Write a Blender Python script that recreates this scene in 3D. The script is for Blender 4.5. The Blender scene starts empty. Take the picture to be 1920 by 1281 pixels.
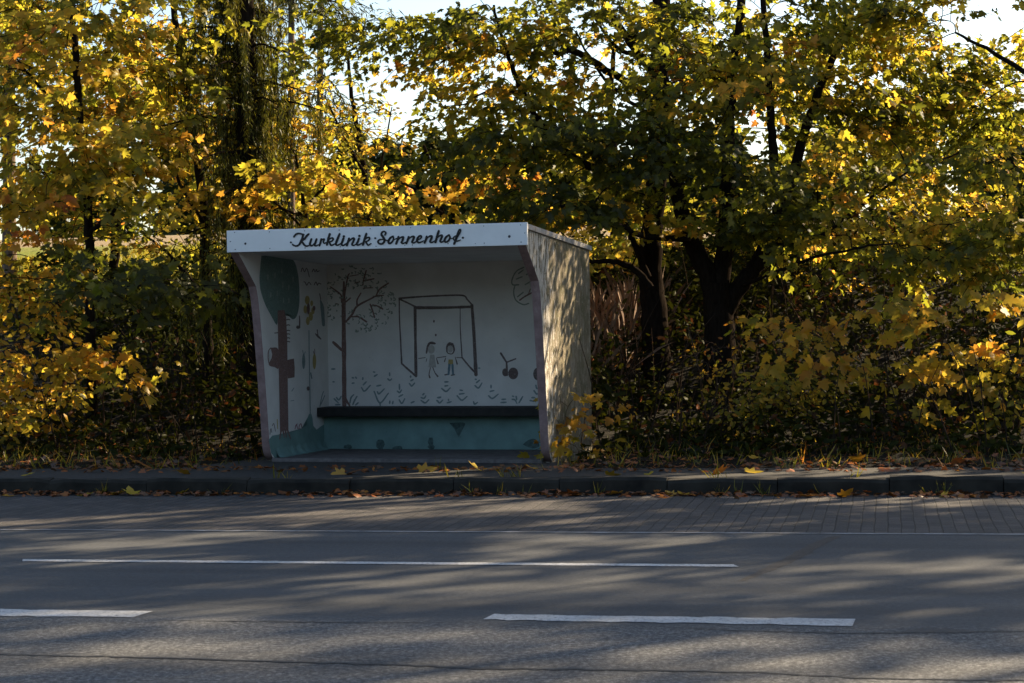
import bpy, bmesh, math, random, zlib
import numpy as np
from mathutils import Vector, Matrix

random.seed(7)
rng = np.random.default_rng(11)
S = bpy.context.scene
COL = S.collection
PI = math.pi

# ------------------------------------------------------------------ camera numbers
F_PX, YH, ROLL, YAW, CAMZ = 3848.0, 600.0, -0.0143, 0.181, 1.62
PITCH = (640.5 - YH) / F_PX
ca, sa = math.cos(YAW), math.sin(YAW)
cp, sp = math.cos(PITCH), math.sin(PITCH)
FWD = Vector((-sa * cp, ca * cp, -sp))
R0 = Vector((ca, sa, 0))
U0 = R0.cross(FWD)
cr, sr = math.cos(ROLL), math.sin(ROLL)
RGT = R0 * cr + U0 * sr
UP = U0 * cr - R0 * sr
CAM = Vector((0, 0, CAMZ))


def ray(px, py):
    return FWD + RGT * ((px - 960) / F_PX) + UP * (-(py - 640.5) / F_PX)


def at(px, py, d):
    return CAM + ray(px, py) * d


def ground(px, py, z=0.0):
    r = ray(px, py)
    return CAM + r * ((z - CAMZ) / r.z)


def on_plane(px, py, p0, n):
    r = ray(px, py)
    return CAM + r * ((p0 - CAM).dot(n) / r.dot(n))


SUN_AZ = math.radians(43.6)     # from +Y towards +X
SUN_EL = math.radians(27)
TO_SUN = Vector((math.sin(SUN_AZ) * math.cos(SUN_EL), math.cos(SUN_AZ) * math.cos(SUN_EL), math.sin(SUN_EL)))


# ------------------------------------------------------------------ materials
def new_mat(name):
    m = bpy.data.materials.new(name)
    m.use_nodes = True
    nt = m.node_tree
    nt.nodes.clear()
    out = nt.nodes.new('ShaderNodeOutputMaterial')
    return m, nt, out


def N(nt, kind, **kw):
    n = nt.nodes.new(kind)
    for k, v in kw.items():
        if k.startswith('i_'):
            key = k[2:]
            key = int(key) if key.isdigit() else key.replace('_', ' ')
            n.inputs[key].default_value = v
        else:
            setattr(n, k, v)
    return n


def ramp(nt, fac, stops):
    r = nt.nodes.new('ShaderNodeValToRGB')
    e = r.color_ramp.elements
    while len(e) < len(stops):
        e.new(0.5)
    for el, (p, c) in zip(e, stops):
        el.position = p
        el.color = (c[0], c[1], c[2], 1) if not isinstance(c, (int, float)) else (c, c, c, 1)
    nt.links.new(fac, r.inputs[0])
    return r.outputs[0]


def coords(nt, scale=(1, 1, 1)):
    g = nt.nodes.new('ShaderNodeNewGeometry')
    mp = nt.nodes.new('ShaderNodeMapping')
    mp.inputs['Scale'].default_value = scale
    nt.links.new(g.outputs['Position'], mp.inputs['Vector'])
    return mp.outputs[0]


def noise(nt, vec, scale, detail=4, rough=0.55):
    n = N(nt, 'ShaderNodeTexNoise', i_Scale=scale, i_Detail=detail, i_Roughness=rough)
    nt.links.new(vec, n.inputs['Vector'])
    return n.outputs['Fac']


def mix(nt, fac, a, b, blend='MIX'):
    m = nt.nodes.new('ShaderNodeMix')
    m.data_type = 'RGBA'
    m.blend_type = blend
    for sock, v in ((m.inputs[0], fac), (m.inputs[6], a), (m.inputs[7], b)):
        if hasattr(v, 'links'):
            nt.links.new(v, sock)
        elif isinstance(v, (int, float)):
            sock.default_value = v
        else:
            sock.default_value = (v[0], v[1], v[2], 1)
    return m.outputs[2]


def math_n(nt, op, a, b=None):
    m = nt.nodes.new('ShaderNodeMath')
    m.operation = op
    for sock, v in ((m.inputs[0], a), (m.inputs[1], b)):
        if v is None:
            continue
        if hasattr(v, 'links'):
            nt.links.new(v, sock)
        else:
            sock.default_value = v
    return m.outputs[0]


def principled(nt, out, color, rough=0.8, bump=None, bstr=0.3, bdist=0.01, spec=0.3):
    p = nt.nodes.new('ShaderNodeBsdfPrincipled')
    if hasattr(color, 'links'):
        nt.links.new(color, p.inputs['Base Color'])
    else:
        p.inputs['Base Color'].default_value = (color[0], color[1], color[2], 1)
    if hasattr(rough, 'links'):
        nt.links.new(rough, p.inputs['Roughness'])
    else:
        p.inputs['Roughness'].default_value = rough
    p.inputs['Specular IOR Level'].default_value = spec
    if bump is not None:
        b = N(nt, 'ShaderNodeBump', i_Strength=bstr, i_Distance=bdist)
        nt.links.new(bump, b.inputs['Height'])
        nt.links.new(b.outputs[0], p.inputs['Normal'])
    nt.links.new(p.outputs[0], out.inputs[0])
    return p


def simple_mat(name, c, rough=0.8, var=0.25, scale=8, spec=0.3):
    m, nt, out = new_mat(name)
    v = coords(nt)
    f = noise(nt, v, scale, 5)
    lo = tuple(x * (1 - var) for x in c)
    hi = tuple(min(1, x * (1 + var)) for x in c)
    col = ramp(nt, f, [(0.3, lo), (0.7, hi)])
    principled(nt, out, col, rough, f, 0.25, 0.01, spec)
    return m


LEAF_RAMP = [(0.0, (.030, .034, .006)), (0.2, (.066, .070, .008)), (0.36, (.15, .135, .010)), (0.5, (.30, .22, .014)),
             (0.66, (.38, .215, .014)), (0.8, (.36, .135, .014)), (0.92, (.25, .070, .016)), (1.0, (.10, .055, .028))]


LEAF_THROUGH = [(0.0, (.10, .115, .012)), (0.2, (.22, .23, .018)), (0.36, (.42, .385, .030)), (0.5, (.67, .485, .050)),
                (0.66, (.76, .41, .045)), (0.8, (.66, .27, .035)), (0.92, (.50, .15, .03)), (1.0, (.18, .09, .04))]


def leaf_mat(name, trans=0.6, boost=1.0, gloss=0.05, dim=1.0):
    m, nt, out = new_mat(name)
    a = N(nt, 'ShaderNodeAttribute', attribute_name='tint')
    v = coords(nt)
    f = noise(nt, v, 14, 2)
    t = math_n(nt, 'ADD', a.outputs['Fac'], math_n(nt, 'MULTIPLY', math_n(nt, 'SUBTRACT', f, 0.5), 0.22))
    col = ramp(nt, t, LEAF_RAMP)
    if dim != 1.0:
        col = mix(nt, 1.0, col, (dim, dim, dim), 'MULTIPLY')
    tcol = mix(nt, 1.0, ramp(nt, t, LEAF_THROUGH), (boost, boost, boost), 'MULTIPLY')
    d = nt.nodes.new('ShaderNodeBsdfDiffuse')
    tr = nt.nodes.new('ShaderNodeBsdfTranslucent')
    nt.links.new(col, d.inputs[0])
    nt.links.new(tcol, tr.inputs[0])
    mx = N(nt, 'ShaderNodeMixShader', i_0=trans)
    nt.links.new(d.outputs[0], mx.inputs[1])
    nt.links.new(tr.outputs[0], mx.inputs[2])
    g = N(nt, 'ShaderNodeBsdfGlossy', i_Roughness=0.42)
    g.inputs[0].default_value = (1, 1, 1, 1)
    m2 = N(nt, 'ShaderNodeMixShader', i_0=gloss)
    nt.links.new(mx.outputs[0], m2.inputs[1])
    nt.links.new(g.outputs[0], m2.inputs[2])
    nt.links.new(m2.outputs[0], out.inputs[0])
    return m


M_LEAF = leaf_mat('maple_leaf', .62, 1.0, .012)
M_SMALL = leaf_mat('small_leaf', 0.58, 1.0, 0.012)
M_UNDER = leaf_mat('undergrowth_leaf', 0.2, .25, 0.004, .55)  # leaf colour darkened to stand in for the shade under the trees
M_NEEDLE = leaf_mat('needles', 0.25, .45, 0.02)
M_GRASS = leaf_mat('grass_blades', 0.4, .7, 0.02)
M_LITTER = leaf_mat('fallen_leaf', 0.15, .6, 0.04)


def bark_mat(name, c):
    m, nt, out = new_mat(name)
    v = coords(nt, (1, 1, .25))
    f = noise(nt, v, 30, 6, .65)
    col = ramp(nt, f, [(0.3, tuple(x * .5 for x in c)), (0.7, tuple(x * 1.5 for x in c))])
    principled(nt, out, col, 1.0, f, 0.5, 0.02, 0.0)
    return m


M_BARK = bark_mat('bark', (.016, .0125, .010))
M_BARK_PALE = bark_mat('pale_bark', (.16, .12, .09))
M_STEM = bark_mat('stem_bark', (.075, .05, .034))


# ------------------------------------------------------------------ object helpers
def link(o, parent=None):
    COL.objects.link(o)
    if parent is not None:
        o.parent = parent
    return o


def mesh_obj(name, verts, faces, mat, parent=None, smooth=False):
    me = bpy.data.meshes.new(name)
    me.from_pydata([tuple(v) for v in verts], [], faces)
    me.validate()
    if mat is not None:
        me.materials.append(mat)
    if smooth:
        for p in me.polygons:
            p.use_smooth = True
    return link(bpy.data.objects.new(name, me), parent)


def fast_mesh(name, V, T, mat, parent=None, tint=None, smooth=False):
    """V (n,3) float, T (m,k) int -> one mesh object (k = 3 or 4)"""
    me = bpy.data.meshes.new(name)
    V = np.ascontiguousarray(V, dtype=np.float32)
    T = np.ascontiguousarray(T, dtype=np.int32)
    k = T.shape[1]
    me.vertices.add(len(V))
    me.vertices.foreach_set('co', V.ravel())
    me.loops.add(T.size)
    me.loops.foreach_set('vertex_index', T.ravel())
    me.polygons.add(len(T))
    me.polygons.foreach_set('loop_start', np.arange(0, T.size, k, dtype=np.int32))
    me.polygons.foreach_set('loop_total', np.full(len(T), k, dtype=np.int32))
    if smooth:
        me.polygons.foreach_set('use_smooth', np.ones(len(T), dtype=bool))
    me.update(calc_edges=True)
    if tint is not None:
        a = me.attributes.new('tint', 'FLOAT', 'FACE')
        a.data.foreach_set('value', np.ascontiguousarray(tint, dtype=np.float32))
    if mat is not None:
        me.materials.append(mat)
    return link(bpy.data.objects.new(name, me), parent)


def tag(o, label=None, cat=None, group=None, kind=None):
    if label:
        o['label'] = label
    if cat:
        o['category'] = cat
    if group:
        o['group'] = group
    if kind:
        o['kind'] = kind
    return o


def empty(name, loc, label, cat, group=None):
    o = bpy.data.objects.new(name, None)
    o.location = loc
    o.empty_display_size = 0.3
    COL.objects.link(o)
    tag(o, label, cat, group)
    return o


def adopt(child, parent):
    """child meshes are built in world coordinates; parents only have a location"""
    child.parent = parent
    child.matrix_parent_inverse = Matrix.Translation(-Vector(parent.location))
    return child


# ------------------------------------------------------------------ terrain profile (Y = across the road)
Y_KERB = 18.69
PROFILE = [(-400, -.03), (Y_KERB + .05, -.03), (Y_KERB + .1, .12), (20.0, .13), (21.5, .17), (24.0, .34), (27, 1.05), (31.0, 2.15), (36, 2.55),
           (60, 3.9), (100, 6.0), (150, 8.4), (230, 11.5), (330, 13.0), (700, 6)]


SH_B, SH_X0, SH_D0, SH_W = .2802, -2.9151, 21.1743, 3.2128
FH = Vector((-sa, ca, 0))
SH_O = R0 * SH_X0 + FH * SH_D0 + Vector((0, 0, .15))
SH_S = R0 * math.cos(SH_B) - FH * math.sin(SH_B)
SH_T = R0 * math.sin(SH_B) + FH * math.cos(SH_B)


def ground_z(x, y):
    ys = [p[0] for p in PROFILE]
    zs = [p[1] for p in PROFILE]
    z = np.interp(y, ys, zs)
    w = np.clip((np.asarray(y) - 22) / 8, 0, 1)
    z = z + w * (0.12 * np.sin(np.asarray(x) * .37 + 1.3) + .06 * np.sin(np.asarray(x) * .9 + np.asarray(y) * .5))
    # level footing under the bus shelter
    s = (x - SH_O.x) * SH_S.x + (y - SH_O.y) * SH_S.y
    t = (x - SH_O.x) * SH_T.x + (y - SH_O.y) * SH_T.y
    out = np.maximum(np.maximum(-s, s - SH_W), np.maximum(.3 - t, t - 2.55))
    k = np.clip((out - .12) / .35, 0, 1)
    return np.minimum(z, .09) * (1 - k) + z * k


# ------------------------------------------------------------------ foliage engine
def norm(a):
    return a / np.maximum(np.linalg.norm(a, axis=-1, keepdims=True), 1e-9)


def maple_template():
    h = [(.00, .00), (.20, -.10), (.44, .06), (.30, .22), (.56, .50), (.40, .52), (.22, .50), (.20, .74), (.0, 1.0)]
    V = []
    for x, y in h:
        V.append((x, y, -.22 * abs(x) - .16 * y * y))
    m = len(h)
    for x, y in h[1:-1]:
        V.append((-x, y, -.22 * abs(x) - .16 * y * y))
    # one extra centre vertex
    c = len(V)
    V.append((0, .36, 0.0))
    T = []
    right = list(range(0, m))
    left = [0] + list(range(m, m + m - 2)) + [m - 1]
    for i in range(m - 1):
        T.append((c, right[i], right[i + 1]))
        T.append((c, left[i + 1], left[i]))
    return np.array(V), np.array(T)


def oval_template():
    V = np.array([(0, 0, 0), (.24, .3, -.07), (.22, .66, -.1), (0, 1, -.12), (-.22, .66, -.1), (-.24, .3, -.07), (0, .48, 0.02)], float)
    T = np.array([(6, 0, 1), (6, 1, 2), (6, 2, 3), (6, 3, 4), (6, 4, 5), (6, 5, 0)])
    return V, T


def blade_template():
    V = np.array([(-.035, 0, 0), (.035, 0, 0), (.03, .5, .03), (-.03, .5, .03), (0, 1, .16)], float)
    T = np.array([(0, 1, 2), (0, 2, 3), (3, 2, 4)])
    return V, T


def stalk_template():
    V = np.array([(-.006, 0, 0), (.006, 0, 0), (.008, .5, .05), (-.002, .5, .05), (.03, .82, .14), (.0, 1, .24), (-.02, .86, .16)], float)
    T = np.array([(0, 1, 2), (0, 2, 3), (3, 2, 4), (3, 4, 6), (6, 4, 5)])
    return V, T


def needle_template():
    V = np.array([(0, 0, 0), (.07, .35, 0), (0, 1, -.05), (-.07, .35, 0)], float)
    T = np.array([(0, 1, 2), (0, 2, 3)])
    return V, T


TPL = {'maple': maple_template(), 'oval': oval_template(), 'blade': blade_template(), 'needle': needle_template(), 'stalk': stalk_template()}


def leaves_mesh(name, kind, pos, axis, nrm, size, tint, mat, parent=None):
    V, T = TPL[kind]
    n = len(pos)
    y = norm(axis)
    z = nrm - (nrm * y).sum(1, keepdims=True) * y
    z = norm(z)
    x = np.cross(y, z)
    sx = size * rng.uniform(.8, 1.1, n)
    P = pos[:, None, :] + (V[None, :, 0, None] * sx[:, None, None]) * x[:, None, :] \
        + (V[None, :, 1, None] * size[:, None, None]) * y[:, None, :] \
        + (V[None, :, 2, None] * (size * rng.uniform(-.6, 2.6, n))[:, None, None]) * z[:, None, :]
    F = (np.arange(n)[:, None, None] * len(V) + T[None]).reshape(-1, 3)
    return fast_mesh(name, P.reshape(-1, 3), F, mat, parent, None if tint is None else np.repeat(tint, len(T)))


class Tubes:
    def __init__(self, sides=6):
        self.V, self.T, self.n, self.k = [], [], 0, sides

    def add(self, pts, radii, sides=None):
        k = self.k
        P = np.asarray(pts, float)
        R = np.asarray(radii, float)
        d = np.gradient(P, axis=0)
        d = norm(d)
        ref = np.eye(3)[int(np.argmin(np.abs(d[0])))]
        u = np.zeros_like(d)
        c = np.cross(d[0], ref)
        u[0] = c / np.linalg.norm(c)
        for i in range(1, len(d)):          # carry the frame along so that the tube never twists
            c = u[i - 1] - d[i] * float(u[i - 1] @ d[i])
            u[i] = c / max(1e-9, float(np.linalg.norm(c)))
        v = np.cross(d, u)
        an = np.linspace(0, 2 * PI, k, endpoint=False)
        ring = P[:, None, :] + R[:, None, None] * (np.cos(an)[None, :, None] * u[:, None, :] + np.sin(an)[None, :, None] * v[:, None, :])
        base = self.n
        self.V.append(ring.reshape(-1, 3))
        m = len(P)
        i = np.arange(m - 1)[:, None] * k
        j = np.arange(k)[None, :]
        j2 = (j + 1) % k
        q = np.stack([i + j, i + j2, i + k + j2, i + k + j], -1).reshape(-1, 4) + base
        self.T.append(q)
        self.n += m * k

    def build(self, name, mat, parent=None):
        if not self.V:
            return None
        return fast_mesh(name, np.concatenate(self.V), np.concatenate(self.T), mat, parent, None, True)


def smooth_line(pts, per=5):
    P = np.asarray(pts, float)
    if len(P) < 3:
        t = np.linspace(0, 1, per + 1)[:, None]
        return P[0] * (1 - t) + P[1] * t
    Q = np.vstack([2 * P[0] - P[1], P, 2 * P[-1] - P[-2]])
    out = []
    for i in range(1, len(Q) - 2):
        t = np.linspace(0, 1, per, endpoint=False)[:, None]
        a, b, c, d = Q[i - 1], Q[i], Q[i + 1], Q[i + 2]
        out.append(.5 * (2 * b + (c - a) * t + (2 * a - 5 * b + 4 * c - d) * t ** 2 + (3 * b - a - 3 * c + d) * t ** 3))
    out.append(P[-1][None])
    return np.vstack(out)


def pxline(pts, d):
    """[(px,py) or (px,py,depth)] -> world points"""
    return [np.array(at(p[0], p[1], p[2] if len(p) > 2 else d)) for p in pts]


def make_tree(name, label, cat, base, limbs, blobs, leaf='maple', size=.14, mat=None, bark=None, group=None,
              spray_len=.6, per=13, droop=.3, face=.55, crown_name='crown', twig_r=.006, clump=6.0, plate=1.0, thin=1.0, seed=0):
    """base (px, depth): stands on the ground there. limbs: [(world points, r0, r1)]. blobs in photo pixels + depth."""
    global rng
    rng = np.random.default_rng(zlib.crc32(label.encode()) + seed)
    mat = mat or M_LEAF
    bark = bark or M_BARK
    root = empty(name, base, label, cat, group)
    nodes, nrad = [], []
    trunk = Tubes(9)
    for pts, r0, r1 in limbs:
        L = smooth_line(pts, 6)
        n = len(L)
        jit = rng.normal(0, .007, (n, 3))
        jit[0] = 0
        L = L + jit
        r = np.linspace(1, 0, n) ** .85 * (r0 - r1) + r1
        r = r * (1 + rng.normal(0, .012, n))
        trunk.add(L, r)
        nodes.append(L)
        nrad.append(r)
    adopt(trunk.build('trunk', bark), root)
    nodes = np.vstack(nodes)
    nrad = np.concatenate(nrad)
    axis_xy = nodes[:, :2].mean(0)
    twigs = Tubes(5)
    P_, A_, N_, S_, C_ = [], [], [], [], []
    centres, tints = [], []
    for b in blobs:
        px, py, d, rx, ry, rd, cnt, tm, ts = b
        cnt = max(2, int(round(cnt * thin)))
        c = np.array(at(px, py, d))
        k = d / F_PX
        ns = max(2, int(round(cnt / clump)))          # sprays gather in flat plates with gaps between
        u = norm(rng.normal(size=(ns, 3))) * rng.uniform(.2, 1, (ns, 1)) ** .45
        u = u[rng.integers(0, ns, cnt)]
        off = u[:, 0:1] * rx * k * np.array(RGT) + u[:, 1:2] * ry * k * np.array((0, 0, 1.0)) + u[:, 2:3] * rd * np.array(FWD)
        off = off + rng.normal(0, 1, (cnt, 3)) * np.array([.30, .30, .085]) * plate
        centres.append(c + off)
        tints.append(np.clip(rng.normal(tm, ts * .7, cnt), 0, 1))
    centres = np.vstack(centres)
    tints = np.concatenate(tints)
    dist = np.array([np.min(((nodes - c) ** 2).sum(1)) for c in centres])
    order = np.argsort(dist)
    nodes_l = [nodes]
    rad_l = [nrad]
    allN, allR = nodes, nrad
    for q, idx in enumerate(order):
        c = centres[idx]
        dd = np.linalg.norm(allN - c, axis=1)
        # prefer attaching lower / nearer the trunk than straight above
        cost = dd + np.maximum(0, allN[:, 2] - c[2]) * .6
        j = int(np.argmin(cost))
        a = allN[j]
        out = c - a
        L = np.linalg.norm(out)
        if L > .15:
            mid = a + out * .5 + np.array([0, 0, .12 * L]) + rng.normal(0, .06 * L, 3)
            line = smooth_line([a, mid, c], max(3, int(L / .22) + 2))
            r0 = min(allR[j] * .7, .006 + .012 * L)
            rr = np.linspace(r0, twig_r, len(line))
            twigs.add(line, rr)
            allN = np.vstack([allN, line[1:]])
            allR = np.concatenate([allR, rr[1:]])
        # the leafy spray
        h = c[:2] - axis_xy
        dirv = np.array([h[0], h[1], 0]) / (np.linalg.norm(h) + 1e-6) * .7 + norm(out) * .5 + rng.normal(0, .45, 3) * np.array([1, 1, .45])
        dirv = dirv / np.linalg.norm(dirv)
        ln = spray_len * rng.uniform(.6, 1.25)
        m = max(3, int(per * rng.uniform(.6, 1.35)))
        t = np.linspace(.05, 1, m)
        side = np.cross(dirv, [0, 0, 1.0])
        side = side / (np.linalg.norm(side) + 1e-6)
        sgn = np.where(np.arange(m) % 2 == 0, 1.0, -1.0)
        core = c + dirv * (t * ln)[:, None] + np.array([0, 0, -1.0]) * (droop * ln * t ** 2)[:, None]
        twigs.add(np.vstack([c, core[::3], core[-1]]), np.linspace(twig_r, twig_r * .4, len(core[::3]) + 2))
        pos = core + side * (sgn * rng.uniform(.02, .17, m) * (1.15 - .6 * t) * (ln / .6))[:, None] + rng.normal(0, .05, (m, 3))
        ax = dirv * .55 + side * (sgn * .75)[:, None] + np.array([0, 0, -.45]) + rng.normal(0, .4, (m, 3))
        hv = np.array([h[0], h[1], 0]) / (np.linalg.norm(h) + 1e-6)
        nm = np.array([0, 0, .75]) + hv * face * .6 + np.array([0.2, -face * .6, 0]) + rng.normal(0, .5, (m, 3))
        P_.append(pos)
        A_.append(ax)
        N_.append(nm)
        S_.append(size * rng.uniform(.5, 1.35, m))
        C_.append(np.clip(tints[idx] + rng.normal(0, .07, m), 0, 1))
    b = twigs.build('branch', bark)
    if b is not None:
        adopt(b, root)
    adopt(leaves_mesh(crown_name, leaf, np.vstack(P_), norm(np.vstack(A_)), norm(np.vstack(N_)), np.concatenate(S_), np.concatenate(C_), mat), root)
    return root


def copy_tree(src, loc, rz, sc, label, group=None):
    r = src.copy()
    COL.objects.link(r)
    r.location = loc
    r.rotation_euler = (0, 0, rz)
    r.scale = (sc, sc, sc)
    r['label'] = label
    if group:
        r['group'] = group
    for ch in list(src.children):
        c = ch.copy()
        COL.objects.link(c)
        c.parent = r
        c.matrix_parent_inverse = ch.matrix_parent_inverse.copy()
    return r


SKY_STRENGTH, SUN_STRENGTH, EXPOSURE = .065, 5.0, 1.8
# ------------------------------------------------------------------ setting
def ground_material():
    m, nt, out = new_mat('ground_soil_and_grass')
    v = coords(nt)
    sep = nt.nodes.new('ShaderNodeSeparateXYZ')
    nt.links.new(v, sep.inputs[0])
    f1 = noise(nt, v, .5, 4)
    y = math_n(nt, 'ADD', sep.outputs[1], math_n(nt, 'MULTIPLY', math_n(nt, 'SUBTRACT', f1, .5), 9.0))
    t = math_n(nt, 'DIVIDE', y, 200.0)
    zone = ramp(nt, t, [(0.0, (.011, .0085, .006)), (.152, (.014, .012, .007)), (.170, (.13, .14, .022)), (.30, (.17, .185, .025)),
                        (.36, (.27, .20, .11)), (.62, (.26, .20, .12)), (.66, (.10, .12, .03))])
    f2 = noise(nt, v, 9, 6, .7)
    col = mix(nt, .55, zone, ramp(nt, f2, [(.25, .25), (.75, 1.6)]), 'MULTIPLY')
    principled(nt, out, col, .95, f2, .8, .05, .1)
    return m


xs = np.concatenate([np.linspace(-420, -20, 30), np.linspace(-19, -10, 24), np.linspace(-9.85, 3, 90), np.linspace(3.2, 19, 42), np.linspace(20, 420, 30)])
ys = np.concatenate([[-300, -80, -10, 10, 18.72, 18.76, 18.8], np.linspace(19, 26, 50), np.linspace(26.3, 36, 34), np.linspace(37, 120, 60), np.linspace(125, 700, 40)])
gx, gy = np.meshgrid(xs, ys)
gz = ground_z(gx, gy)
near = (gy > 20.3) & (gy < 34)
gz = gz + np.where(near, rng.normal(0, .022, gz.shape), 0)
V = np.stack([gx, gy, gz], -1).reshape(-1, 3)
nx, ny = len(xs), len(ys)
ii, jj = np.meshgrid(np.arange(ny - 1), np.arange(nx - 1), indexing='ij')
q = np.stack([ii * nx + jj, ii * nx + jj + 1, (ii + 1) * nx + jj + 1, (ii + 1) * nx + jj], -1).reshape(-1, 4)
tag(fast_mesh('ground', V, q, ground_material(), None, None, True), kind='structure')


def sheet(name, poly, z, mat, parent=None):
    return mesh_obj(name, [(p[0], p[1], z) for p in poly], [tuple(range(len(poly)))], mat, parent)


def asphalt_material():
    m, nt, out = new_mat('asphalt')
    v = coords(nt)
    sep = nt.nodes.new('ShaderNodeSeparateXYZ')
    nt.links.new(v, sep.inputs[0])
    spk = noise(nt, v, 80, 3, .8)
    grain = noise(nt, v, 30, 6, .85)
    big = noise(nt, v, .9, 4)
    vs = coords(nt, (.12, 1.3, 1))
    wear = noise(nt, vs, 1.6, 4)
    yy = math_n(nt, 'ADD', sep.outputs[1], math_n(nt, 'MULTIPLY', big, .5))
    old = ramp(nt, math_n(nt, 'DIVIDE', yy, 20.0), [(.545, 1.0), (.560, 0.0)])
    c_new = ramp(nt, grain, [(.28, (.025, .027, .029)), (.5, (.050, .053, .056)), (.72, (.090, .093, .096))])
    c_old = ramp(nt, grain, [(.36, (.010, .011, .012)), (.5, (.052, .054, .056)), (.62, (.19, .19, .19))])
    col = mix(nt, old, c_new, c_old)
    stone = ramp(nt, spk, [(.60, 0.0), (.68, .9)])
    col = mix(nt, math_n(nt, 'MULTIPLY', stone, old), col, (.34, .33, .31))
    pit = ramp(nt, spk, [(.27, 1.0), (.36, 0.0)])
    col = mix(nt, math_n(nt, 'MULTIPLY', pit, math_n(nt, 'ADD', math_n(nt, 'MULTIPLY', old, .7), .15)), col, (.015, .015, .016))
    col = mix(nt, .8, col, ramp(nt, wear, [(.25, .6), (.75, 1.4)]), 'MULTIPLY')
    h = math_n(nt, 'ADD', grain, math_n(nt, 'MULTIPLY', spk, .8))
    principled(nt, out, col, .82, h, .45, .008, .3)
    return m


M_ROAD = asphalt_material()
Y_EDGE = 15.42
road = tag(sheet('road', [(-160, -60), (160, -60), (160, Y_EDGE), (-160, Y_EDGE)], 0.0, M_ROAD), kind='structure')


def brick_material():
    m, nt, out = new_mat('bay_paving_bricks')
    v = coords(nt)
    br = N(nt, 'ShaderNodeTexBrick', i_Scale=1.0)
    br.inputs['Color1'].default_value = (.052, .049, .047, 1)
    br.inputs['Color2'].default_value = (.082, .073, .068, 1)
    br.inputs['Mortar'].default_value = (.032, .029, .026, 1)
    br.inputs['Mortar Size'].default_value = .006
    br.inputs['Mortar Smooth'].default_value = .4
    br.inputs['Brick Width'].default_value = .20
    br.inputs['Row Height'].default_value = .10
    mp = nt.nodes.new('ShaderNodeMapping')
    mp.inputs['Rotation'].default_value = (0, 0, PI / 2)
    wob = N(nt, 'ShaderNodeTexNoise', i_Scale=1.7, i_Detail=2)
    nt.links.new(v, wob.inputs['Vector'])
    vv = nt.nodes.new('ShaderNodeVectorMath')
    vv.operation = 'MULTIPLY_ADD'
    nt.links.new(wob.outputs['Color'], vv.inputs[0])
    vv.inputs[1].default_value = (.03, .03, 0)
    nt.links.new(v, vv.inputs[2])
    nt.links.new(vv.outputs[0], mp.inputs['Vector'])
    nt.links.new(mp.outputs[0], br.inputs['Vector'])
    f = noise(nt, v, 60, 4, .7)
    g = noise(nt, v, 2.2, 4)
    col = mix(nt, .75, br.outputs['Color'], ramp(nt, f, [(.25, .55), (.75, 1.45)]), 'MULTIPLY')
    col = mix(nt, .7, col, ramp(nt, g, [(.3, .7), (.7, 1.2)]), 'MULTIPLY')
    h = math_n(nt, 'ADD', math_n(nt, 'MULTIPLY', br.outputs['Fac'], -1.6), math_n(nt, 'MULTIPLY', f, .7))
    principled(nt, out, col, .85, h, .9, .014, .3)
    return m


tag(sheet('bus_bay', [(-160, Y_EDGE), (160, Y_EDGE), (160, Y_KERB), (-160, Y_KERB)], 0.0, brick_material()), kind='structure')

# painted lines (thin sheets 4 mm above the asphalt)
M_PAINT, _nt, _out = new_mat('road_paint')
_v = coords(_nt)
_f = noise(_nt, _v, 45, 5, .75)
_g = noise(_nt, _v, 3.5, 4)
_c = mix(_nt, ramp(_nt, _f, [(.50, 0.0), (.62, .85)]), ramp(_nt, _g, [(.3, (.34, .345, .34)), (.7, (.52, .52, .515))]), (.10, .10, .10))
principled(_nt, _out, _c, .6, _f, .4, .004)


M_EDGE = simple_mat('worn_edge_line', (.22, .22, .22), .7, .5, 9)


def line_mesh(name, corners_top, corners_bottom, z, mat, wob=.011, seg=.07):
    """ragged-edged strip between two world polylines with two points each"""
    (a, b), (c, d) = corners_top, corners_bottom
    n = max(4, int((Vector(b) - Vector(a)).length / seg))
    V, Fc = [], []
    for i in range(n + 1):
        t = i / n
        p = Vector(a).lerp(Vector(b), t)
        q_ = Vector(c).lerp(Vector(d), t)
        V.append((p.x, p.y + random.gauss(0, wob), z))
        V.append((q_.x, q_.y + random.gauss(0, wob), z))
    for i in range(n):
        Fc.append((2 * i, 2 * i + 1, 2 * i + 3, 2 * i + 2))
    return mesh_obj(name, V, Fc, mat, road)


def gp(px, py):
    p = ground(px, py)
    return Vector((p.x, p.y, 0))


# continuous thin edge line along the bay, long line in the lane, centre dashes
line_mesh('edge_line', (Vector((-60, 15.41, 0)), Vector((60, 15.41, 0))), (Vector((-60, 15.345, 0)), Vector((60, 15.345, 0))), .004, M_EDGE, .006, .15)
line_mesh('bay_line', (gp(42, 1049.5), gp(1375, 1059.5)), (gp(42, 1053.5), gp(1385, 1063.8)), .004, M_PAINT, .004)
for k in (-1, 0, 1):
    o_ = Vector((0, 0, 0)) if k == 0 else Vector((3.9 * k, 0, 0))
    if k == -1:
        line_mesh('centre_dash', (gp(287, 1147) + Vector((-2.1, 0, 0)), gp(287, 1147)), (gp(250, 1158.5) + Vector((-2.0, 0, 0)), gp(250, 1158.5)), .004, M_PAINT)
    else:
        line_mesh('centre_dash', (gp(925, 1153.5) + o_, gp(1604, 1162) + o_), (gp(905, 1163) + o_, gp(1598, 1175) + o_), .004, M_PAINT)

M_TAR = simple_mat('tar', (.014, .014, .015), .6, .3, 20)


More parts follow.
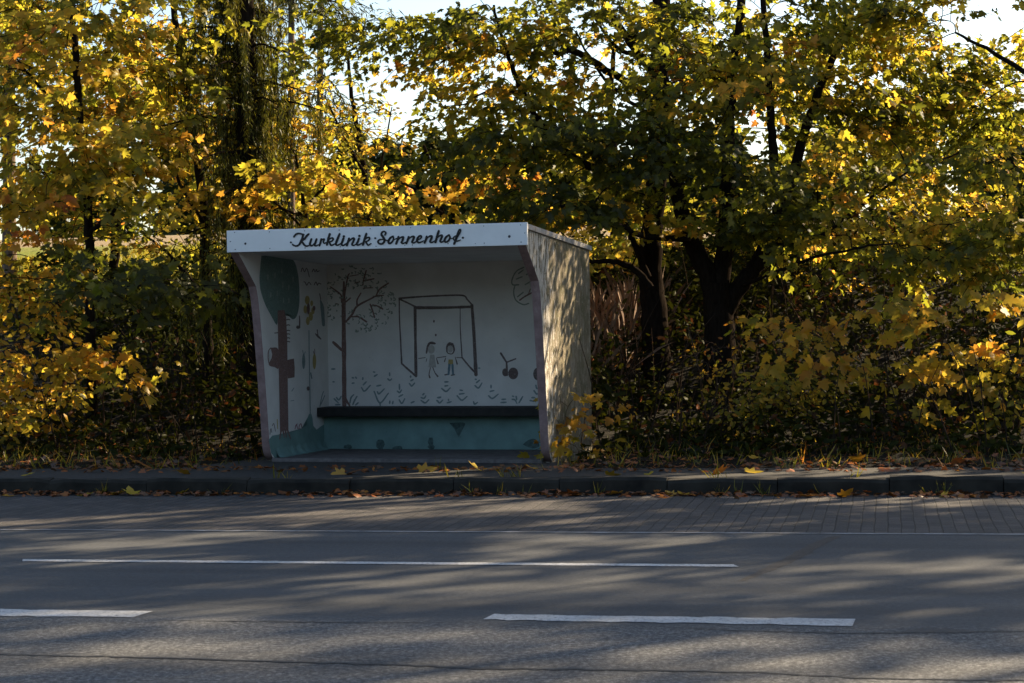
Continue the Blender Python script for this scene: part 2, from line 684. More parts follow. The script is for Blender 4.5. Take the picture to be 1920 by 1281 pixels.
def ground_strip(name, pts, widths, z, mat, wob=.006):
    L = smooth_line([np.array(gp(*p)) for p in pts], 14)
    L[:, 1] += rng.normal(0, wob, len(L))
    w = np.interp(np.linspace(0, 1, len(L)), np.linspace(0, 1, len(widths)), widths) * (1 + rng.normal(0, .25, len(L)))
    V, Fc = [], []
    for i, (p, ww) in enumerate(zip(L, w)):
        V += [(p[0], p[1] + ww / 2, z), (p[0], p[1] - ww / 2, z)]
        if i:
            Fc.append((2 * i - 2, 2 * i - 1, 2 * i + 1, 2 * i))
    return mesh_obj(name, V, Fc, mat, road)


ground_strip('tar_seam', [(-60, 1227), (200, 1232), (480, 1240), (760, 1248), (900, 1254), (1100, 1256), (1400, 1262), (1650, 1273), (1990, 1278)],
             [.022, .03, .036, .05, .03, .02, .03], .003, M_TAR, .008)
ground_strip('tar_seam', [(1250, 1177), (1420, 1184), (1600, 1188), (1750, 1186), (1980, 1184)], [.006, .02, .022, .03, .012], .0025, M_TAR)
ground_strip('tar_seam', [(290, 1163), (480, 1166), (700, 1168), (890, 1167)], [.006, .016, .014, .005], .0025, M_TAR)
M_STAIN = simple_mat('oil_stain', (.036, .037, .039), .8, .3, 30)
ground_strip('oil_patch', [(1690, 1185), (1730, 1183), (1790, 1184), (1830, 1186)], [.02, .18, .14, .02], .002, M_STAIN, .01)
M_SKID = simple_mat('brown_skid', (.046, .040, .035), .8, .25, 30)
sk = [np.array(gp(*p)) for p in [(1568, 1006), (1530, 1022), (1490, 1045), (1440, 1068), (1390, 1090)]]
sk = smooth_line(sk, 8)
V, Fc = [], []
for i, p in enumerate(sk):
    w = .05 + .02 * random.random() - .06 * abs(i / len(sk) - .4)
    V += [(p[0] - w, p[1], .0022), (p[0] + w, p[1], .0022)]
    if i:
        Fc.append((2 * i - 2, 2 * i - 1, 2 * i + 1, 2 * i))
mesh_obj('skid_mark', V, Fc, M_SKID, road)

# kerb of separate stones in one strip, pavement behind it
M_KERB = simple_mat('kerb_stone', (.023, .020, .015), .9, .55, 6)
V, Fc = [], []
x = -40.0
while x < 40:
    w = 1.0
    x0, x1 = x + .004, x + w - .004
    dz = random.gauss(0, .009)
    dy = random.gauss(0, .008)
    prof = [(Y_KERB + dy, -.02), (Y_KERB + dy + .004, .12 + dz), (Y_KERB + .025 + dy, .15 + dz), (Y_KERB + .15, .15 + dz), (Y_KERB + .15, -.02)]
    b = len(V)
    n = len(prof)
    cuts = 7
    for c_ in range(cuts):
        xx = x0 + (x1 - x0) * c_ / (cuts - 1)
        e1, e2 = abs(random.gauss(0, .007)), random.gauss(0, .004)
        if c_ in (0, cuts - 1):
            e1 += .01
        V += [(xx, p[0] + (e1 if 0 < i_ < 3 else 0), p[1] + (e2 - e1 * .8 if i_ in (1, 2) else 0)) for i_, p in enumerate(prof)]
    for c_ in range(cuts - 1):
        for i in range(n):
            j = (i + 1) % n
            a_ = b + c_ * n
            Fc.append((a_ + i, a_ + j, a_ + n + j, a_ + n + i))
    Fc.append(tuple(b + i for i in range(n))[::-1])
    Fc.append(tuple(b + (cuts - 1) * n + i for i in range(n)))
    x += w
tag(mesh_obj('kerb', V, Fc, M_KERB), kind='structure')

M_PAVE = simple_mat('pavement_asphalt', (.028, .026, .023), .9, .6, 26)
edge = []
for x in np.linspace(-40, 40, 240):
    yb = 20.15 + .10 * math.sin(x * .8) + random.gauss(0, .03)
    if -7.0 < x < -3.5:
        yb = 21.9
    edge.append((x, yb))
tag(mesh_obj('pavement', [(-40, Y_KERB + .151, .142)] + [(p[0], p[1], .142) for p in edge] + [(40, Y_KERB + .151, .142)],
             [tuple(range(len(edge) + 2))[::-1]], M_PAVE), kind='structure')

# ------------------------------------------------------------------ bus shelter
TW, OH, LEN = .088, .7873, 1.8205
T_BACK = OH + LEN
T_IN = T_BACK - TW
INS = .0219


def sh(s, t, z):
    return SH_O + SH_S * s + SH_T * t + Vector((0, 0, z))


shelter = empty('bus_shelter', sh(SH_W / 2, OH, 0), 'white concrete bus shelter with painted walls, black script sign and open front', 'bus shelter')


def part(name, verts, faces, mats, mat_idx=None, parent=None, bevel=0):
    me = bpy.data.meshes.new(name)
    me.from_pydata([tuple(v) for v in verts], [], faces)
    for m in (mats if isinstance(mats, (list, tuple)) else [mats]):
        me.materials.append(m)
    if mat_idx:
        for p, i in zip(me.polygons, mat_idx):
            p.material_index = i
    bm = bmesh.new()
    bm.from_mesh(me)
    bmesh.ops.recalc_face_normals(bm, faces=bm.faces)
    if bevel:
        bmesh.ops.bevel(bm, geom=list(bm.edges), offset=bevel, segments=2, affect='EDGES', profile=.6)
    bm.to_mesh(me)
    bm.free()
    o = link(bpy.data.objects.new(name, me))
    if parent is None or parent is shelter:
        adopt(o, shelter)
    else:
        o.parent = parent
    return o


def sbox(name, s0, s1, t0, t1, z0, z1, mats, bevel=0, parent=None, z1b=None, z0b=None):
    """box in shelter axes; z1b / z0b give another height at the back edge"""
    z1b = z1 if z1b is None else z1b
    z0b = z0 if z0b is None else z0b
    V = [sh(s0, t0, z0), sh(s1, t0, z0), sh(s1, t1, z0b), sh(s0, t1, z0b), sh(s0, t0, z1), sh(s1, t0, z1), sh(s1, t1, z1b), sh(s0, t1, z1b)]
    Fc = [(0, 3, 2, 1), (4, 5, 6, 7), (0, 1, 5, 4), (1, 2, 6, 5), (2, 3, 7, 6), (3, 0, 4, 7)]
    return part(name, V, Fc, mats, None, parent, bevel)


def painted_wall_mat():
    m, nt, out = new_mat('white_wall_paint')
    v = coords(nt)
    f = noise(nt, v, 3, 5)
    g = noise(nt, v, 26, 5, .7)
    col = ramp(nt, f, [(.25, (.66, .64, .61)), (.75, (.80, .78, .75))])
    col = mix(nt, ramp(nt, g, [(.64, 0.0), (.76, .5)]), col, (.28, .26, .24))
    principled(nt, out, col, .75, g, .25, .01, .25)
    return m


def weathered_mat():
    m, nt, out = new_mat('weathered_outer_wall')
    vs = coords(nt, (5, 5, 1.1))
    v = coords(nt)
    st = noise(nt, vs, 3.4, 8, .72)
    f = noise(nt, v, 6, 7, .75)
    g = noise(nt, v, 34, 5, .75)
    col = ramp(nt, st, [(.3, (.105, .085, .054)), (.5, (.21, .175, .12)), (.7, (.36, .315, .245))])
    col = mix(nt, ramp(nt, f, [(.46, 0.0), (.60, .85)]), col, (.12, .11, .06))
    col = mix(nt, ramp(nt, g, [(.58, 0.0), (.68, .8)]), col, (.03, .026, .02))
    # pale upright flecks, thickest towards the front edge
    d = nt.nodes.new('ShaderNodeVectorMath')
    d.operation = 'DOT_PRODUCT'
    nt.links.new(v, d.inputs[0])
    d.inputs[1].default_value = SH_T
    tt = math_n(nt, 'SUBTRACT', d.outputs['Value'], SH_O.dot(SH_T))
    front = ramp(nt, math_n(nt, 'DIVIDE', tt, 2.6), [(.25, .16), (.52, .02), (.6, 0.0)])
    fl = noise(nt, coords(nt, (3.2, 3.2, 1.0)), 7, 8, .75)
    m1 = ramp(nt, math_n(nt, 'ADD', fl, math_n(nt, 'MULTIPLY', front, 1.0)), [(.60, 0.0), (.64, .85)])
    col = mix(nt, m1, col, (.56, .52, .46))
    principled(nt, out, col, .92, math_n(nt, 'ADD', f, math_n(nt, 'ADD', g, m1)), .8, .02, .12)
    return m


def pink_mat():
    m, nt, out = new_mat('faded_pink_edge_paint')
    v = coords(nt)
    f = noise(nt, v, 9, 5, .7)
    col = ramp(nt, f, [(.25, (.16, .105, .098)), (.6, (.27, .185, .175)), (.8, (.36, .30, .28))])
    principled(nt, out, col, .85, f, .4, .015, .2)
    return m


def teal_mat(name, c):
    m, nt, out = new_mat(name)
    v = coords(nt)
    f = noise(nt, v, 4, 5)
    g = noise(nt, v, 30, 5, .7)
    col = ramp(nt, f, [(.25, tuple(x * .7 for x in c)), (.75, tuple(min(1, x * 1.15) for x in c))])
    col = mix(nt, ramp(nt, g, [(.66, 0.0), (.74, .7)]), col, tuple(x * .25 for x in c))
    principled(nt, out, col, .75, g, .25, .01, .25)
    return m


M_CAP = simple_mat('roof_slab_concrete', (.34, .31, .28), .9, .4, 9)
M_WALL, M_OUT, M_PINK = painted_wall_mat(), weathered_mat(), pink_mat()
M_TEAL = teal_mat('teal_paint', (.18, .30, .285))
M_CONC = simple_mat('grey_concrete', (.16, .15, .14), .9, .4, 12)
M_FLOOR = simple_mat('shelter_floor_concrete', (.13, .115, .11), .9, .35, 14)
M_SEAT = simple_mat('dark_bench_boards', (.02, .019, .018), .7, .4, 10)
M_FASCIA, _nt, _out = new_mat('white_sign_panel')
_v = coords(_nt)
_f = noise(_nt, _v, 5, 4)
_c = ramp(_nt, _f, [(.25, (.76, .76, .75)), (.75, (.84, .84, .83))])
principled(_nt, _out, _c, .45, _f, .05, .005, .4)
M_INK = simple_mat('black_sign_letters', (.012, .011, .011), .5, .2, 10)

# side walls: boomerang front edge, leaning back from the roof to the ground
FRONT = smooth_line([(.46, 1.86, 0), (.53, 1.66, 0), (.63, 1.10, 0), (.72, .48, 0), (.765, .16, 0), (.81, .06, 0), (.90, 0, 0)], 4)
PROF = [(.012, 2.362), (.012, 2.20), (.06, 2.16)] + [(p[0], p[1]) for p in FRONT] + [(T_BACK, -.12), (T_BACK, 2.222)]
PROF.insert(len(PROF) - 2, (.92, -.12))


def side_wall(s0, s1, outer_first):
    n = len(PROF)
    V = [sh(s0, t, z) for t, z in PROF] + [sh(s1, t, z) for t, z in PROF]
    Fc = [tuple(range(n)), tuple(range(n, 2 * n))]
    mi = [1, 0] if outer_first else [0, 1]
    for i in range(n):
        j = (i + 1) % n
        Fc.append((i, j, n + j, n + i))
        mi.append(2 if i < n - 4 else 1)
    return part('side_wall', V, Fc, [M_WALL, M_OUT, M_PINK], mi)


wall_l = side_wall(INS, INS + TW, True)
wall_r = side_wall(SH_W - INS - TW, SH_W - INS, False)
tag(wall_r, 'right side wall, weathered and mossy outside with pale flecks near the front edge')
back_wall = part('back_wall', [sh(INS + TW, T_IN, -.1), sh(SH_W - INS - TW, T_IN, -.1), sh(SH_W - INS - TW, T_BACK, -.1), sh(INS + TW, T_BACK, -.1),
                               sh(INS + TW, T_IN, 2.222), sh(SH_W - INS - TW, T_IN, 2.222), sh(SH_W - INS - TW, T_BACK, 2.218), sh(INS + TW, T_BACK, 2.218)],
                 [(0, 3, 2, 1), (4, 5, 6, 7), (0, 1, 5, 4), (1, 2, 6, 5), (2, 3, 7, 6), (3, 0, 4, 7)], [M_WALL])
roof = sbox('roof', 0, SH_W, .004, T_BACK + .03, 2.366, 2.421, M_CAP, .006, None, 2.279, 2.226)
sbox('ceiling', INS + TW + .001, SH_W - INS - TW - .001, .006, T_IN - .001, 2.215, 2.36, M_WALL, 0, None, 2.22, 2.13)
fascia = sbox('fascia', 0, SH_W, -.028, .002, 2.2073, 2.4309, M_FASCIA, .003)
sbox('floor_slab', INS + TW + .001, SH_W - INS - TW - .001, .80, T_IN - .001, -.1, .028, M_FLOOR, .008)
bench = sbox('bench', INS + TW + .002, SH_W - INS - TW - .002, T_IN - .17, T_IN - .002, .03, .405, M_TEAL, 0)
sbox('seat', INS + TW + .003, SH_W - INS - TW - .003, T_IN - .39, T_IN - .003, .407, .5096, M_SEAT, .012, bench)
# rounded cove of lumpy mortar where the left wall meets the floor
V, Fc = [], []
ts = np.linspace(.93, T_IN - .175, 26)
for i, t in enumerate(ts):
    w = .05 + .035 * abs(math.sin(i * .9)) + random.random() * .012
    h = .09 + .05 * abs(math.sin(i * .9 + .5))
    for a in np.linspace(0, 1, 6):
        V.append(sh(INS + TW + w * a ** 1.6, t, .028 + h * (1 - a) ** 1.6))
for i in range(25):
    for j in range(5):
        b = i * 6 + j
        Fc.append((b, b + 6, b + 7, b + 1))
part('cove', V, Fc, [M_TEAL], None, wall_l)

# ---- flat painted strokes, traced in photo pixels and laid on the wall they are painted on
_LAYER = [0]


class Paint:
    """collects painted strokes that share one wall and one colour"""

    def __init__(self, p0, n, scale=1.0, ox=0, oy=0):
        self.p0, self.n, self.k, self.ox, self.oy = p0, n, scale, ox, oy
        self.V, self.F = [], []

    def frame(self, ox, oy, k):
        self.ox, self.oy, self.k = ox, oy, k
        return self

    def _w(self, x, y, lift):
        return on_plane(self.ox + x / self.k, self.oy + y / self.k, self.p0 + self.n * lift, self.n)

    def lift(self):
        _LAYER[0] = (_LAYER[0] + 1) % 40
        return .0016 + _LAYER[0] * .00006

    def stroke(self, pts, w, rough=.06):
        P = [(p[0], p[1], 0) for p in pts]
        L = smooth_line(P, 6)[:, :2]
        ws = np.interp(np.linspace(0, 1, len(L)), np.linspace(0, 1, len(w)), w) if isinstance(w, (list, tuple)) else np.full(len(L), float(w))
        ws = ws * (1 + rng.normal(0, rough, len(L)))
        d = norm(np.gradient(L, axis=0))
        nr = np.stack([-d[:, 1], d[:, 0]], 1)
        # rounded ends
        head = [(L[0] - d[0] * ws[0] * f, ws[0] * g) for f, g in ((.48, .25), (.34, .7))]
        tail = [(L[-1] + d[-1] * ws[-1] * f, ws[-1] * g) for f, g in ((.34, .7), (.48, .25))]
        rows = [(p, ww, nr[0]) for p, ww in head] + [(L[i], ws[i], nr[i]) for i in range(len(L))] + [(p, ww, nr[-1]) for p, ww in tail]
        z = self.lift()
        b = len(self.V)
        for p, ww, q_ in rows:
            a1, a2 = p + q_ * ww / 2, p - q_ * ww / 2
            self.V += [self._w(a1[0], a1[1], z), self._w(a2[0], a2[1], z)]
        for i in range(len(rows) - 1):
            self.F.append((b + 2 * i, b + 2 * i + 1, b + 2 * i + 3, b + 2 * i + 2))
        return self

    def poly(self, pts, smooth=True):
        P = [(p[0], p[1], 0) for p in pts]
        if smooth:
            P = smooth_line(P + [P[0]], 4)[:-1]
        z = self.lift()
        b = len(self.V)
        self.V += [self._w(p[0], p[1], z) for p in P]
        self.F.append(tuple(range(b, b + len(P))))
        return self

    def dot(self, x, y, rx, ry=None):
        ry = ry or rx
        return self.poly([(x + rx * math.cos(a), y + ry * math.sin(a)) for a in np.linspace(0, 2 * PI, 10, endpoint=False)])

    def build(self, name, mat, parent, thick=0):
        bm = bmesh.new()
        vs = [bm.verts.new(v) for v in self.V]
        for f in self.F:
            try:
                bm.faces.new([vs[i] for i in f])
            except ValueError:
                pass
        bmesh.ops.triangulate(bm, faces=[f for f in bm.faces if len(f.verts) > 4])
        bm.normal_update()
        for f in bm.faces:
            if f.normal.dot(self.n) < 0:
                f.normal_flip()
        me = bpy.data.meshes.new(name)
        bm.to_mesh(me)
        bm.free()
        me.materials.append(mat)
        o = link(bpy.data.objects.new(name, me))
        o.parent = parent
        if thick:
            md = o.modifiers.new('thickness', 'SOLIDIFY')
            md.thickness = thick
            md.offset = -1
        return o


# sign lettering
NF = -SH_T
P_FA = sh(0, -.028, 2.3)
w1 = Paint(P_FA + NF * .004, NF).frame(540, 425, 11.294)
w1.stroke([(125, 215), (165, 165), (225, 147), (290, 158), (335, 172)], [34, 38, 40, 36, 30])
w1.stroke([(318, 172), (300, 250), (265, 330), (228, 388), (170, 412), (115, 395), (95, 375)], [46, 46, 44, 40, 38, 38, 30])
w1.stroke([(435, 160), (395, 195), (352, 255), (310, 285), (262, 302)], [40, 46, 44, 38, 30])
w1.stroke([(270, 300), (305, 335), (345, 390), (392, 413), (445, 398)], [38, 42, 42, 38, 28])
w1.stroke([(492, 265), (480, 310), (462, 370), (490, 405), (530, 388), (575, 335)], [44, 44, 44, 38, 32, 28])
w1.stroke([(603, 265), (580, 335), (562, 388), (592, 408), (640, 385)], [44, 44, 40, 34, 24])
w1.stroke([(702, 265), (688, 330), (665, 405)], [42, 44, 42])
w1.stroke([(690, 325), (722, 275), (765, 268), (748, 325), (770, 355), (805, 338)], [22, 30, 36, 32, 30, 24])
w1.stroke([(882, 160), (852, 260), (822, 388)], [48, 50, 46])
w1.stroke([(835, 325), (885, 258), (938, 242), (955, 272), (920, 312), (872, 322)], [22, 30, 36, 36, 32, 26])
w1.stroke([(875, 322), (890, 368), (922, 398), (990, 365)], [32, 40, 38, 26])
w1.stroke([(1090, 158), (1052, 250), (1018, 340), (1014, 382), (1055, 393), (1115, 358)], [44, 50, 48, 42, 34, 24])
w1.stroke([(1172, 252), (1152, 310), (1132, 376), (1172, 398), (1240, 352)], [44, 46, 44, 36, 24])
w1.dot(1180, 208, 26)
w1.stroke([(1290, 252), (1270, 320), (1245, 400)], [44, 46, 44])
w1.stroke([(1258, 358), (1312, 290), (1372, 245), (1398, 258), (1380, 320), (1352, 376), (1390, 398), (1445, 368)], [20, 28, 36, 44, 46, 42, 34, 24])
w1.stroke([(1500, 250), (1480, 310), (1455, 372), (1492, 390), (1560, 350)], [44, 46, 44, 36, 24])
w1.dot(1510, 197, 26)
w1.stroke([(1658, 150), (1625, 250), (1585, 386)], [46, 50, 46])
w1.stroke([(1600, 320), (1652, 252), (1708, 228), (1728, 258), (1695, 300), (1645, 318)], [22, 30, 36, 36, 32, 26])
w1.stroke([(1645, 318), (1670, 365), (1700, 393), (1758, 358)], [32, 40, 36, 26])
w1.dot(58, 335, 20).dot(1845, 245, 20)
w1.frame(700, 422, 10.667)
w1.stroke([(232, 198), (248, 162), (222, 132), (178, 142), (160, 190), (192, 240), (218, 290), (212, 342), (168, 378), (112, 368), (90, 330), (122, 296), (190, 288), (245, 302), (300, 318)],
          [34, 34, 34, 36, 44, 46, 46, 42, 38, 38, 36, 30, 26, 26, 24])
w1.stroke([(392, 225), (335, 262), (300, 330), (322, 370), (370, 342), (402, 280), (392, 228)], [34, 40, 46, 40, 36, 36, 30])
w1.stroke([(398, 270), (425, 288), (462, 268)], 20)
w1.stroke([(500, 238), (482, 300), (455, 372)], [40, 44, 42])
w1.stroke([(470, 330), (530, 262), (582, 238), (598, 252), (580, 312), (562, 352), (600, 368), (655, 338)], [20, 28, 36, 44, 44, 40, 32, 22])
w1.stroke([(705, 238), (686, 300), (658, 370)], [40, 44, 42])
w1.stroke([(672, 328), (732, 255), (790, 228), (812, 242), (790, 302), (772, 342), (810, 358), (872, 318)], [20, 28, 36, 44, 44, 40, 32, 22])
w1.stroke([(890, 298), (942, 270), (962, 230), (932, 216), (892, 250), (874, 310), (902, 352), (950, 342), (1005, 315)], [22, 28, 30, 34, 42, 44, 38, 32, 22])
w1.stroke([(1065, 228), (1050, 290), (1025, 356)], [40, 44, 42])
w1.stroke([(1036, 312), (1092, 246), (1150, 218), (1168, 236), (1150, 290), (1132, 335), (1172, 348), (1225, 318)], [20, 28, 36, 44, 44, 40, 32, 22])
w1.stroke([(1306, 120), (1275, 220), (1240, 346)], [44, 48, 44])
w1.stroke([(1256, 290), (1302, 232), (1358, 203), (1374, 225), (1352, 280), (1336, 325), (1368, 343), (1425, 305)], [20, 28, 36, 44, 44, 40, 32, 22])
w1.stroke([(1512, 200), (1455, 240), (1424, 308), (1450, 342), (1500, 315), (1532, 250), (1515, 203)], [34, 40, 46, 38, 36, 36, 30])
w1.stroke([(1525, 245), (1560, 272), (1605, 262)], 20)
w1.stroke([(1640, 300), (1690, 225), (1738, 140), (1742, 95), (1712, 105), (1675, 210), (1645, 300), (1615, 378)], [22, 26, 28, 30, 34, 44, 46, 46])
w1.stroke([(1655, 215), (1612, 238), (1602, 285), (1640, 320), (1690, 318), (1742, 298)], [22, 26, 26, 28, 26, 20])
w1.dot(38, 265, 18).dot(1790, 255, 22)
w1.build('lettering', M_INK, fascia, .004)

# screws that hold the sign panel
M_SCREW = simple_mat('screw_heads', (.05, .05, .055), .5, .2, 40)
for (px, py, r) in [(460, 457, .013), (955, 443.5, .014), (432, 453, .006), (440, 436, .005), (441, 468, .006), (505, 435, .005), (506, 466, .005), (571, 433, .005),
                    (572, 465, .006), (636, 431.5, .006), (638, 463, .006), (644, 467.5, .006), (694, 429, .005), (705, 462, .005), (770, 427, .005), (773, 459.5, .006),
                    (907, 424, .005), (840, 457, .006), (908, 456, .005), (976, 422, .005), (984, 437, .005), (977, 454, .006), (759, 460, .004), (891, 457, .004)]:
    c = on_plane(px, py, P_FA, NF)
    bm = bmesh.new()
    bmesh.ops.create_cone(bm, cap_ends=True, segments=10, radius1=r, radius2=r * .6, depth=.006)
    me = bpy.data.meshes.new('screw')
    bm.to_mesh(me)
    bm.free()
    me.materials.append(M_SCREW)
    o = link(bpy.data.objects.new('screw', me))
    o.matrix_world = Matrix.Translation(c + NF * .003) @ NF.to_track_quat('Z', 'Y').to_matrix().to_4x4()
    o.parent = fascia

def mural_mat(name, c, wear=.28):
    """thin hand-brushed paint: streaky, with the wall showing through where it has flaked"""
    m, nt, out = new_mat(name)
    v = coords(nt)
    f = noise(nt, v, 18, 5, .7)
    g = noise(nt, v, 70, 4, .7)
    col = ramp(nt, f, [(.25, tuple(x * .8 for x in c)), (.75, tuple(min(1, x * 1.35) for x in c))])
    col = mix(nt, ramp(nt, g, [(.52, .06), (.66, wear)]), col, (.70, .68, .65))
    principled(nt, out, col, .8, g, .2, .004, .2)
    return m


# mural colours
M_BROWN = mural_mat('mural_brown', (.17, .088, .076))
M_DKBROWN = mural_mat('mural_dark_brown', (.105, .072, .068))
M_MTEAL = mural_mat('mural_green', (.10, .17, .15))
M_MGREY = mural_mat('mural_grey_green', (.17, .24, .245))
M_MBLUE = mural_mat('mural_blue', (.11, .2, .25))
M_MYEL = mural_mat('mural_ochre', (.40, .30, .09))
M_MPALE = mural_mat('mural_pale', (.42, .40, .37))
M_MWHITE = mural_mat('mural_white', (.56, .57, .55))
M_MRED = mural_mat('mural_plum', (.26, .09, .12))
M_MLEAF = mural_mat('mural_leaf_marks', (.22, .27, .23))

P_BK = sh(0, T_IN, 1)


def on_back():
    return Paint(P_BK, -SH_T)


# climbing frame
p = on_back().frame(730, 540, 7.117)
p.stroke([(130, 140), (350, 122), (640, 106), (970, 100), (1040, 155), (1100, 222)], [26, 24, 22, 22, 20, 22])
p.stroke([(132, 140), (135, 400), (150, 700), (165, 1010)], [18, 17, 20, 22])
p.stroke([(165, 1010), (260, 1095), (355, 1178)], [24, 26, 28])
p.stroke([(140, 152), (235, 195), (335, 245)], 22)
p.stroke([(343, 255), (348, 700), (356, 1175)], [38, 40, 42])
p.stroke([(345, 264), (700, 264), (1100, 252)], [40, 38, 34])
p.stroke([(1102, 232), (1128, 600), (1148, 1000), (1156, 1155)], [40, 42, 46, 52])
p.stroke([(945, 275), (947, 550), (970, 930)], [10, 13, 17])
p.stroke([(970, 930), (1060, 1040), (1145, 1130)], [20, 22, 26])
p.stroke([(390, 942), (480, 930)], 10).stroke([(635, 933), (755, 915)], 11).stroke([(898, 930), (970, 932)], 11)
p.build('painted_climbing_frame', M_DKBROWN, back_wall)
# two stick children
p = on_back().frame(730, 540, 7.117)
p.stroke([(495, 868), (510, 790), (535, 742), (570, 735), (608, 742)], [22, 26, 32, 38, 26])
p.stroke([(548, 1065), (530, 1150), (540, 1195)], [11, 13, 22]).stroke([(580, 1060), (608, 1130), (645, 1180)], [11, 13, 22])
p.stroke([(500, 945), (490, 985)], 9).stroke([(628, 940), (650, 1010)], [9, 18])
p.stroke([(768, 850), (770, 785), (805, 740), (850, 770), (864, 835), (835, 880), (785, 872), (768, 845)], [18, 24, 34, 28, 20, 14, 14, 16])
p.stroke([(785, 755), (840, 752)], 36)
p.stroke([(752, 935), (736, 982)], [9, 16]).stroke([(880, 925), (905, 1015)], [9, 18])
p.stroke([(742, 1160), (790, 1152)], 17).stroke([(828, 1165), (868, 1158)], 17)
p.dot(595, 445, 12, 18).dot(620, 628, 12, 17)
p.build('painted_children', M_DKBROWN, back_wall)
p = on_back().frame(730, 540, 7.117)
p.poly([(545, 890), (600, 890), (625, 1060), (520, 1060)], False).dot(560, 820, 46, 58).dot(815, 815, 36, 48)
p.build('painted_dress', M_MPALE, back_wall)
p = on_back().frame(730, 540, 7.117)
p.poly([(790, 955), (848, 955), (852, 1022), (784, 1022)], False).build('painted_shirt', M_MYEL, back_wall)
p = on_back().frame(730, 540, 7.117)
p.stroke([(802, 1028), (790, 1150)], [34, 28]).stroke([(842, 1028), (850, 1150)], [30, 28]).build('painted_trousers', M_MBLUE, back_wall)
# cherries
p = on_back().frame(780, 640, 4.8)
p.stroke([(763, 108), (815, 190)], [18, 16]).stroke([(815, 190), (897, 158)], [12, 13]).stroke([(815, 190), (820, 305)], [16, 18])
p.dot(803, 280, 27, 36).dot(875, 290, 45, 53).dot(1095, 295, 40, 57)
p.build('painted_cherries', M_DKBROWN, back_wall)
# flower field along the bench
VZ6 = [[(530, 430), (580, 490), (680, 390)], [(560, 380), (610, 330)], [(550, 290), (552, 258)], [(745, 495), (845, 690), (990, 525)], [(845, 690), (850, 735)],
       [(800, 500), (830, 535), (920, 450)], [(790, 402), (860, 388)], [(1145, 490), (1180, 515), (1215, 470)], [(1178, 375), (1180, 460)], [(1170, 585), (1235, 550)],
       [(1175, 640), (1220, 700), (1270, 620)], [(1350, 360), (1390, 400), (1440, 350)], [(1375, 312), (1415, 290)], [(1370, 230), (1372, 252)],
       [(1550, 600), (1600, 612), (1632, 570)], [(1550, 650), (1620, 690), (1680, 640)], [(1580, 552), (1602, 530)], [(1820, 650), (1865, 690), (1915, 650)],
       [(1830, 602), (1885, 600)], [(735, 160), (755, 165)], [(750, 235), (798, 205)], [(980, 280), (1015, 305), (1045, 280)], [(1010, 180), (1012, 225)],
       [(60, 620), (130, 690)], [(100, 600), (140, 640), (180, 580)], [(85, 722), (160, 720)], [(330, 690), (350, 600), (395, 550)], [(380, 720), (410, 650), (450, 580)],
       [(430, 725), (470, 690)], [(1010, 700), (1015, 660)], [(1060, 705), (1070, 665)], [(370, 260), (395, 262)], [(430, 250), (440, 270)], [(370, 355), (400, 350)],
       [(40, 330), (60, 330)], [(20, 110), (70, 110)], [(1380, 690), (1430, 670)]]
VZ7 = [[(75, 445), (150, 495), (220, 435)], [(130, 402), (180, 395)], [(130, 332), (185, 330)], [(340, 570), (420, 645), (510, 580)], [(380, 540), (460, 530)],
       [(390, 472), (432, 480)], [(645, 395), (705, 435), (765, 350)], [(670, 345), (725, 300)], [(650, 285), (670, 290)], [(880, 570), (945, 615), (1045, 540)],
       [(905, 495), (970, 480)], [(920, 390), (921, 435)], [(1285, 630), (1330, 640), (1365, 700)], [(1400, 690), (1465, 580)], [(1350, 580), (1362, 640)],
       [(1290, 575), (1312, 585)], [(1090, 685), (1180, 680)], [(1110, 632), (1170, 628)], [(1590, 650), (1650, 662), (1690, 650)], [(1620, 602), (1670, 600)],
       [(1655, 480), (1710, 540), (1765, 475)], [(1690, 390), (1702, 440), (1725, 440)], [(0, 650), (40, 690), (95, 640)], [(170, 690), (240, 670)],
       [(620, 670), (640, 712), (690, 682)], [(15, 600), (60, 590)], [(190, 630), (195, 650)], [(710, 95), (730, 95)]]
p = on_back().frame(620, 680, 9.143)
for s_ in VZ6:
    p.stroke(s_, [26, 30, 22])
p.frame(820, 680, 9.143)
for s_ in VZ7:
    p.stroke(s_, [26, 30, 20])
p.build('painted_flowers', M_MGREY, back_wall)
# big branching tree on the back wall
p = on_back().frame(590, 490, 8.54)
p.stroke([(468, 330), (465, 640)], [26, 58]).stroke([(465, 620), (465, 1000), (470, 1500), (475, 2310)], [66, 66, 70, 66])
for s_, w_ in [([(470, 660), (485, 500), (530, 250), (555, 200)], [30, 24, 20]), ([(500, 970), (600, 850), (680, 720), (900, 600), (980, 560), (1100, 545)], [34, 34, 32, 26, 24, 18]),
               ([(680, 720), (680, 620), (740, 510)], [28, 20]), ([(980, 560), (1040, 450), (1180, 350)], [24, 26, 24]), ([(600, 890), (700, 890), (830, 970)], [26, 28]),
               ([(890, 690), (930, 800), (960, 900)], 24), ([(430, 640), (420, 540), (310, 450), (250, 410)], [26, 24, 18]), ([(500, 650), (570, 590)], 24),
               ([(800, 312), (950, 280)], 22), ([(770, 380), (785, 300), (825, 150)], 22), ([(930, 700), (1010, 720), (1090, 765)], 22), ([(560, 240), (700, 215)], 14),
               ([(640, 350), (720, 330)], 14), ([(780, 430), (930, 425)], 16), ([(340, 680), (380, 690)], 22), ([(500, 2200), (520, 2250), (560, 2310)], [30, 36, 30])]:
    p.stroke(s_, w_)
p.stroke([(298, 1298), (345, 1340), (430, 1420)], [40, 46, 40])
p.build('painted_tree', M_BROWN, back_wall)
p = on_back().frame(590, 490, 8.54)
